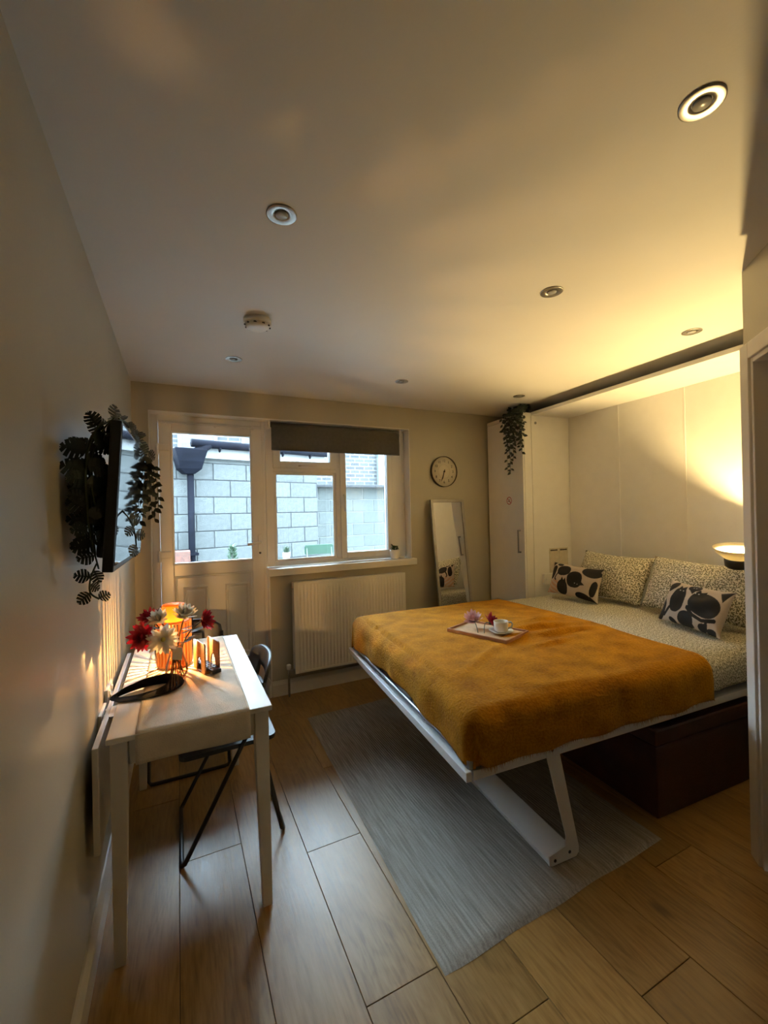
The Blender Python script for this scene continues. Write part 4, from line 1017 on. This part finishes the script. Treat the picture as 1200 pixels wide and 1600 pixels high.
bq((.296, -1.37, 1.003), (.12, -.45, .85), 'white', 'full white flower at the top right of the bouquet', 4, ((.65, .055, .2), (.5, .05, 5.4), (.75, .06, 5.9)), scale=1.05, layers=((14, .5, 1), (13, .8, 1), (10, 1.15, 0)))
bq((.370, -1.35, .975), (.8, -.5, .25), 'red', 'dark red flower at the right of the bouquet', 5, ((.7, .08, .3), (.6, .07, 5.9), (.5, .07, .8), (.62, .065, 4.6), (.78, .06, 3.6)), scale=.95, layers=((12, .35, 1), (11, .6, 1), (8, .9, 0)), centre='red_petal')
lt = MB(); lt.add([V((.245, -1.425, .842)), V((.283, -1.43, .835)), V((.286, -1.42, .885)), V((.250, -1.415, .895))], [(0, 1, 2, 3)])
lo = obj('paper_tag', lt, 'paper', label='small printed paper tag tied to the bouquet stems', cat='tag'); thick(lo, .0012)

# napkin holder with remote
def rot2(p, q): return None
hA, hB = V((.332, -1.275, 0)), V((.372, -1.405, 0)); hd_ = (hB-hA).normalized(); hn = V((-hd_.y, hd_.x, 0)); hn = hn if hn.x > 0 else -hn
nh = thing('napkin_holder', (.385, -1.33, TT), 'light wooden napkin holder with arched cut-outs on the table', 'napkin holder')
def holder_panel(o_):
    L, Hh, aw, ah = .135, .128, .030, .062
    out = [(0, 0), (L/2-aw, 0)] + [(L/2-aw*math.cos(PI*k/10), ah*math.sin(PI*k/10)**.8) for k in range(1, 10)] + [(L/2+aw, 0), (L, 0), (L, Hh-.008), (L-.008, Hh), (.008, Hh), (0, Hh-.008)]
    return MB().prism([hA+hd_*x+hn*o_+V((0, 0, TT+.0095+z)) for x, z in out], hn*.006)
obj('side_panel', holder_panel(0), 'holder_wood', nh); obj('side_panel', holder_panel(.062), 'holder_wood', nh)
obj('base', MB().prism([hA+hd_*.004+hn*0+V((0, 0, TT+.0042)), hA+hd_*.131+hn*0+V((0, 0, TT+.0042)), hA+hd_*.131+hn*.068+V((0, 0, TT+.0042)), hA+hd_*.004+hn*.068+V((0, 0, TT+.0042))], (0, 0, .005)), 'holder_wood', nh)
RM = Matrix.Translation(hA+hd_*.068+hn*.034+V((0, 0, TT+.0225))) @ Matrix.Rotation(math.atan2(hd_.y, hd_.x)+.05, 4, 'Z') @ Matrix.Rotation(.02, 4, 'Y')
rc = thing('remote_control', RM.translation, 'black remote control lying in the napkin holder', 'remote control')
obj('case', MB().box(-.10, .105, -.021, .021, -.010, .008, RM), 'black_plastic', rc, .005)
for i in range(7):
    for j in range(3): obj('button', MB().lathe([(.004, .008), (.004, .0105), (0, .0108)], 8, RM.to_3x3(), RM @ V((-.08+.025*i, -.012+.012*j, 0))), 'grey_metal', rc)
# black fabric band
fbm = MB(); FC = V((.150, -1.475, TT+.004))
def band(u, v):
    a = 2*PI*u; rx, ry = .108, .066
    c = FC + Matrix.Rotation(math.radians(12), 3, 'Z') @ V((rx*math.cos(a), ry*(.78+.30*math.cos(a))*math.sin(a), 0))
    w_ = .030 - .016*math.sin(a) + .012*math.cos(a)
    hgt = .020 + .014*math.sin(a) + .010*math.cos(a)
    b_ = 2*PI*v; d = Matrix.Rotation(math.radians(12), 3, 'Z') @ V((math.cos(a)*.8, math.sin(a), 0)).normalized()
    k = 1 + .12*noise.noise(V((math.cos(a)*2, math.sin(a)*2, v*3)))
    return c + d*(w_*.75*math.cos(b_)*k) + V((0, 0, hgt/2*(1+math.sin(b_))*k))
fbm.grid(band, 64, 16)
obj('fabric_band', fbm, 'black_fabric', label='black folded fabric headband lying on the table runner', cat='headband')

# ------------------------------------------------------------------ folding chairs
def chair_parts():
    P = {}
    w_ = .205
    r_ = .0095
    # local: +x = front of the chair, y = width, z up; origin on the floor below seat centre
    m = MB(); m.tube([(-.135, -w_, .70), (-.10, -w_, .56), (.195, -w_, .02), (.205, -w_+.012, .0105), (.207, -w_+.03, .0095), (.207, w_-.03, .0095), (.205, w_-.012, .0105), (.195, w_, .02), (-.10, w_, .56), (-.135, w_, .70)], r_, 8); P['back_frame'] = ('black_metal', m)
    m = MB(); q = w_-.022; m.tube([(-.10, -q, .43), (-.125, -q, .415), (-.205, -q, .02), (-.213, -q+.012, .0105), (-.215, -q+.03, .0095), (-.215, q-.03, .0095), (-.213, q-.012, .0105), (-.205, q, .02), (-.125, q, .415), (-.10, q, .43)], r_, 8); P['seat_frame'] = ('black_metal', m)
    m = MB()
    out = []
    for (cx, cy, a0) in ((.175, .165, 0), (-.155, .150, 90), (-.155, -.150, 180), (.175, -.165, 270)):
        for k in range(5):
            a = math.radians(a0+22.5*k); out.append((cx+.035*math.cos(a), cy+.035*math.sin(a), .432))
    m.prism(out, (0, 0, .018)); P['seat'] = ('black_plastic', m)
    # backrest: curved plate with a hand slot
    m = MB(); nu, nv = 24, 10
    def bf(u, v, o_):
        y = (u-.5)*2; hw = .212-.03*max(0, v-.5)**1.5; bend = -.045*(1-y*y)
        z = .57+.21*v - .03*max(0, v-.35)*abs(y)**4*2.2
        return V((-.110-.05*v+bend+.016+o_, y*hw, z))
    idx = {}
    vs, fs = [], []
    for side, o_ in ((0, 0), (1, -.014)):
        for i in range(nu+1):
            for j in range(nv+1): idx[side, i, j] = len(vs); vs.append(bf(i/nu, j/nv, o_))
    hole = lambda i, j: 7 <= i < 17 and 3 <= j < 6
    for i in range(nu):
        for j in range(nv):
            if hole(i, j): continue
            fs.append((idx[0, i, j], idx[0, i+1, j], idx[0, i+1, j+1], idx[0, i, j+1])); fs.append((idx[1, i, j], idx[1, i, j+1], idx[1, i+1, j+1], idx[1, i+1, j]))
            for (di, dj, a, b) in ((-1, 0, (0, 0), (0, 1)), (1, 0, (1, 0), (1, 1)), (0, -1, (0, 0), (1, 0)), (0, 1, (0, 1), (1, 1))):
                ii, jj = i+di, j+dj
                if ii < 0 or jj < 0 or ii >= nu or jj >= nv or hole(ii, jj):
                    fs.append((idx[0, i+a[0], j+a[1]], idx[0, i+b[0], j+b[1]], idx[1, i+b[0], j+b[1]], idx[1, i+a[0], j+a[1]]))
    m.add(vs, fs, True); P['backrest'] = ('black_plastic', m)
    return {k: m.mesh(k, mt_) for k, (mt_, m) in P.items()}
CH = chair_parts()
def chair(M, label):
    t = thing('folding_chair', M.translation, label, 'chair', 'black folding chairs at the table')
    for k, me in CH.items(): inst(k, me, M, t)
chair(Matrix.Translation((.472, -1.29, 0)) @ Matrix.Rotation(PI, 4, 'Z'), 'black folding chair pushed under the long side of table')
chair(Matrix.Translation((.315, -.615, 0)) @ Matrix.Rotation(-PI/2, 4, 'Z'), 'black folding chair at the door end of the table')

# ------------------------------------------------------------------ television and garlands
TVM = Matrix.Translation((.1215, -1.66, 1.29)) @ Matrix.Rotation(math.atan2(.025, .72), 4, 'Z') @ Matrix.Rotation(0, 4, 'X')
TVM = Matrix.Translation((.121, -1.66, 1.29)) @ Matrix.Rotation(-math.atan2(.014, .70), 4, 'Z') @ Matrix.Rotation(math.radians(4), 4, 'Y')
tv = thing('television', (.1, -1.66, 1.29), 'black wall-mounted television above the table', 'television')
obj('bezel', MB().box(-.028, 0, -.365, .365, 0, .43, TVM), 'black_plastic', tv, .004)
obj('screen', MB().box(.0, .0012, -.355, .355, .018, .420, TVM), 'screen', tv)
bk = MB().box(-.062, -.026, -.26, .26, .03, .30, TVM); obj('rear_housing', bk, 'black_plastic', tv, .012)
obj('wall_bracket', B(.0, .075, -1.76, -1.56, 1.42, 1.58), 'black_metal', tv, .003)
# leaves
def monstera_mesh():
    out = []
    def ol(t):      # half outline (x along the leaf, y half width)
        return .5*math.sin(PI*t**.8)**.75
    pts_r = []
    K = 5
    base = (.0, .0)
    vs = [V((0, 0, 0))]; fs = []
    def q(x, y): return V((x, y, -.18*x*x-.25*y*y))
    for sg in (1, -1):
        for k in range(K):
            t0, t1 = .04+.19*k, .04+.19*k+.125
            a = [q(t0*.9+.02, 0), q(min(1, t0+.10), sg*ol(min(.97, t0+.05))*.98), q(min(1, t1+.12), sg*ol(min(.985, t1+.03))), q(t1*.9+.07, 0)]
            o = len(vs); vs += a; fs.append((o, o+1, o+2, o+3))
    o = len(vs); vs += [q(.0, -.05), q(.0, .05), q(1.0, .02), q(1.0, -.02)]; fs.append((o, o+1, o+2, o+3))
    m = MB(); m.add(vs, fs, True); return m.mesh('leaf', 'leaf_dark')
def ivy_mesh(mat='leaf_dark'):
    m = MB(); z = lambda y: .22*abs(y)
    pts = [(0, 0), (.22, .22), (.5, .30), (.8, .16), (1, 0), (.8, -.16), (.5, -.30), (.22, -.22), (.5, 0)]
    m.add([V((x, y, z(y)-.15*x*x)) for x, y in pts], [(0, 1, 8), (1, 2, 8), (2, 3, 8), (3, 4, 8), (4, 5, 8), (5, 6, 8), (6, 7, 8), (7, 0, 8)], True)
    return m.mesh('leaf', mat)
MON, IVY, IVL = monstera_mesh(), ivy_mesh(), ivy_mesh('leaf_light')
def place_leaf(me, p, d, up, size, parent, name='leaf'):
    d = V(d).normalized(); up = V(up); y = up.cross(d)
    y = y.normalized() if y.length > 1e-4 else d.orthogonal().normalized(); z = d.cross(y)
    M = Matrix((d, y, z)).transposed().to_4x4(); M = Matrix.Translation(p) @ M @ Matrix.Scale(size, 4)
    return inst(name, me, M, parent)
def curve_pts(pts, n=24):
    pts = [V(p) for p in pts]; out = []
    P = [pts[0]]+pts+[pts[-1]]
    for i in range(len(pts)-1):
        a, b, c, d = P[i], P[i+1], P[i+2], P[i+3]
        for k in range(n):
            t = k/n; out.append(.5*((2*b)+(c-a)*t+(2*a-5*b+4*c-d)*t*t+(3*b-a-3*c+d)*t**3))
    out.append(pts[-1]); return out
mg = thing('monstera_garland', (.08, -1.95, 1.25), 'dark artificial monstera leaf garland draped around the television', 'garland')
def vine(root, pts, me, step, size, spread, r_=.0025, n=10, nrm=(1, -.8, .2), droop=-.3, jit=.5, name='stem', down=0):
    cp = curve_pts(pts, n); st_ = obj(name, MB().tube(cp, r_, 5), 'stem_green', root)
    acc = 0; sgn = 1
    for a, b in zip(cp, cp[1:]):
        L = (b-a).length; acc += L
        if acc >= step:
            acc = 0; sgn = -sgn
            t = (b-a).normalized(); sd = t.cross(V(nrm)).normalized()*sgn
            d = t*random.uniform(.1, .5) + sd*spread + V((random.uniform(-jit, jit), random.uniform(-jit, jit), random.uniform(-jit, jit)+droop))*.6
            up = V(nrm)+V((random.uniform(-.5, .5), random.uniform(-.5, .5), random.uniform(-.3, .5)))
            place_leaf(me, b, d, up, size*random.uniform(.75, 1.15), st_)
    return st_
# along the near side/back of the TV, over its top, and a spray at the bottom
vine(mg, [(.075, -1.99, 1.30), (.060, -2.03, 1.42), (.055, -2.035, 1.55), (.060, -2.0, 1.66), (.10, -1.96, 1.725), (.135, -1.86, 1.735)], MON, .034, .052, .9, nrm=(.6, -1, .1))
vine(mg, [(.058, -1.97, 1.36), (.056, -2.02, 1.5), (.06, -2.03, 1.62), (.085, -2.02, 1.70)], MON, .034, .055, .9, nrm=(.6, -1, .1))
vine(mg, [(.13, -1.97, 1.735), (.14, -1.8, 1.75), (.15, -1.62, 1.735), (.165, -1.47, 1.72), (.18, -1.36, 1.72)], MON, .06, .055, .8, nrm=(.5, -1, .5), droop=.1)
vine(mg, [(.125, -1.93, 1.47), (.150, -1.91, 1.43), (.158, -1.88, 1.38), (.158, -1.86, 1.33)], MON, .03, .044, .8, nrm=(1, -.7, .1))
vine(mg, [(.07, -1.99, 1.315), (.062, -2.03, 1.28), (.065, -2.06, 1.245), (.085, -2.06, 1.225)], MON, .024, .038, .8, nrm=(.6, -1, .1))
vine(mg, [(.068, -1.99, 1.34), (.062, -2.0, 1.45), (.062, -1.98, 1.56), (.07, -1.95, 1.66), (.11, -1.90, 1.73)], MON, .026, .058, .9, nrm=(.6, -1, .1))
vine(mg, [(.055, -1.95, 1.34), (.055, -1.97, 1.46), (.055, -1.97, 1.58), (.065, -1.97, 1.68)], MON, .026, .058, .9, nrm=(.6, -1, .1))
vine(mg, [(.09, -1.99, 1.42), (.07, -2.02, 1.50), (.065, -2.01, 1.60), (.09, -1.99, 1.69), (.12, -1.98, 1.735)], MON, .03, .052, .9, nrm=(.6, -1, .1))
eg = thing('trailing_garland', (.16, -1.34, 1.3), 'trailing small-leaved artificial vine hung from the television corner', 'garland')
for k, pts in enumerate(([(.150, -1.32, 1.72), (.155, -1.36, 1.64), (.150, -1.40, 1.55), (.135, -1.43, 1.46)], [(.155, -1.31, 1.72), (.175, -1.32, 1.66), (.19, -1.30, 1.55), (.187, -1.30, 1.43)],
                         [(.155, -1.30, 1.72), (.165, -1.35, 1.65), (.165, -1.38, 1.58), (.15, -1.40, 1.50), (.138, -1.42, 1.43)], [(.16, -1.30, 1.71), (.19, -1.28, 1.64), (.20, -1.27, 1.56), (.20, -1.25, 1.48)],
                         [(.155, -1.32, 1.71), (.17, -1.35, 1.62), (.175, -1.36, 1.54), (.18, -1.34, 1.45)], [(.155, -1.33, 1.72), (.14, -1.38, 1.62), (.14, -1.41, 1.52)])):
    vine(eg, pts, IVY, .0145, .034, .8, r_=.0013, nrm=(.3, -1, .1), jit=.8, droop=-.55)

# trailing plant on the wardrobe
hpn = thing('hanging_plant', UM @ V((-.02, .09, 2.317)), 'trailing artificial plant spilling over the wardrobe top', 'plant')
pc = UM @ V((.0, .09, 2.319))
obj('plant_pot', MB().lathe([(.035, 0), (.05, .05), (.05, .055), (.044, .055), (.042, .03), (0, .03)], 16, None, pc), 'black_plastic', hpn)
for k in range(20):
    a = random.uniform(-.9, .9); yy = .075+.135*(k/19-.5)*2
    L = [.14, .34, .22, .36, .20, .30, .24, .18, .26, .2, .42, .34, .30, .54, .24, .40, .52, .2, .30, .14][k]
    o_ = random.uniform(.02, .07)
    pts = [UM @ V((-.01, .09+(yy-.09)*.3, 2.36)), UM @ V((-.07, .09+(yy-.09)*.7, 2.375)), UM @ V((-.115-o_*.5, yy, 2.31)), UM @ V((-.125-o_*.4, yy+.01*math.sin(k), 2.31-L*.5)), UM @ V((-.122-o_*.2, yy+.02*math.sin(k*2), 2.31-L))]
    vine(hpn, pts, IVY, .021, .036, .9, r_=.0014, n=8, nrm=(-.7, -.8, .1), jit=.7, droop=-.5)
for k in range(26):
    a = random.uniform(0, 2*PI); p = pc + V((.05*math.cos(a)-.03, .06*math.sin(a), random.uniform(.03, .065)))
    place_leaf(IVY, p, (math.cos(a)-.3, math.sin(a), .15), (0, 0, 1), .036, hpn)

# sill plant and dish
SP = V((2.06, .035, 1.0165))
sp_ = thing('potted_succulent', SP, 'small leafy plant in a white pot on the window sill', 'potted plant')
obj('pot', MB().lathe([(0, 0), (.033, 0), (.036, .004), (.046, .078), (.046, .082), (.041, .082), (.039, .07), (0, .07)], 24, None, SP), 'white_ceramic', sp_)
obj('soil', MB().lathe([(0, .068), (.039, .068), (0, .073)], 16, None, SP), 'soil', sp_)
for k in range(46):
    a = random.uniform(0, 2*PI); e = random.uniform(.1, 1.2); r0 = random.uniform(.0, .025)
    place_leaf(IVL if k % 3 else IVY, SP+V((r0*math.cos(a), r0*math.sin(a), .075+.035*random.random())), (math.cos(a)*math.cos(e), math.sin(a)*math.cos(e), math.sin(e)), (0, 0, 1), random.uniform(.026, .036), sp_)
obj('sill_dish', MB().lathe([(0, .001), (.022, 0), (.03, .010), (.028, .011), (.02, .004), (0, .004)], 20, None, (2.135, .045, 1.0165)), 'white_ceramic', label='tiny white dish beside the pot on window sill', cat='dish')

# flowers lying on the tray
fa = TM @ V((-.09, .03, .022))
flower(fa+V((-.01, .02, .022)), V((-.3, -.3, .8)), fa+V((-.10, -.14, .0)) , 'pink', 'pale pink flower lying on the serving tray', group='tray flowers', scale=1.9, layers=((11, .3, 1), (10, .7, 1), (8, 1.0, 0)), leaf_at=((.75, .04, 4.5), (.6, .035, 5.5)), mid=fa+V((-.03, -.03, .035)))
fc_ = TM @ V((-.01, .055, .028))
flower(fc_+V((.0, .0, .012)), V((.5, -.3, .5)), fa+V((-.075, -.165, .0)), 'red', 'dark red flower lying on the serving tray', group='tray flowers', scale=1.2, layers=((12, .1, 1), (10, .45, 1), (7, .8, 0)), leaf_at=((.7, .045, 4.2), (.55, .04, 5.2)), mid=fa+V((.02, -.04, .04)), centre='red_petal')

# ------------------------------------------------------------------ unseen cabinet and lamps added behind the camera for warm fill, after reflected glows
kc = thing('rear_fill_cabinet', (.62, -4.85, 1.5), 'white cabinet with two fill lamps added behind the camera', 'cabinet')
obj('body', B(.02, 1.22, -5.0, -4.68, 1.52, 2.2), 'white_laminate', kc, .002, 1)
for x0 in (.025, .625): obj('door', B(x0, x0+.59, -4.68, -4.662, 1.525, 2.195), 'white_laminate', kc, .003)
for x in (.35, .9):
    pk = obj('fill_puck', MB().lathe([(.04, 0), (.04, -.014), (.034, -.016)], 20, None, (x, -4.84, 1.52)), 'steel', kc)
    obj('diffuser', MB().lathe([(.034, -.0165), (.0, -.0175)], 20, None, (x, -4.84, 1.52)), 'bulb_fill', pk)
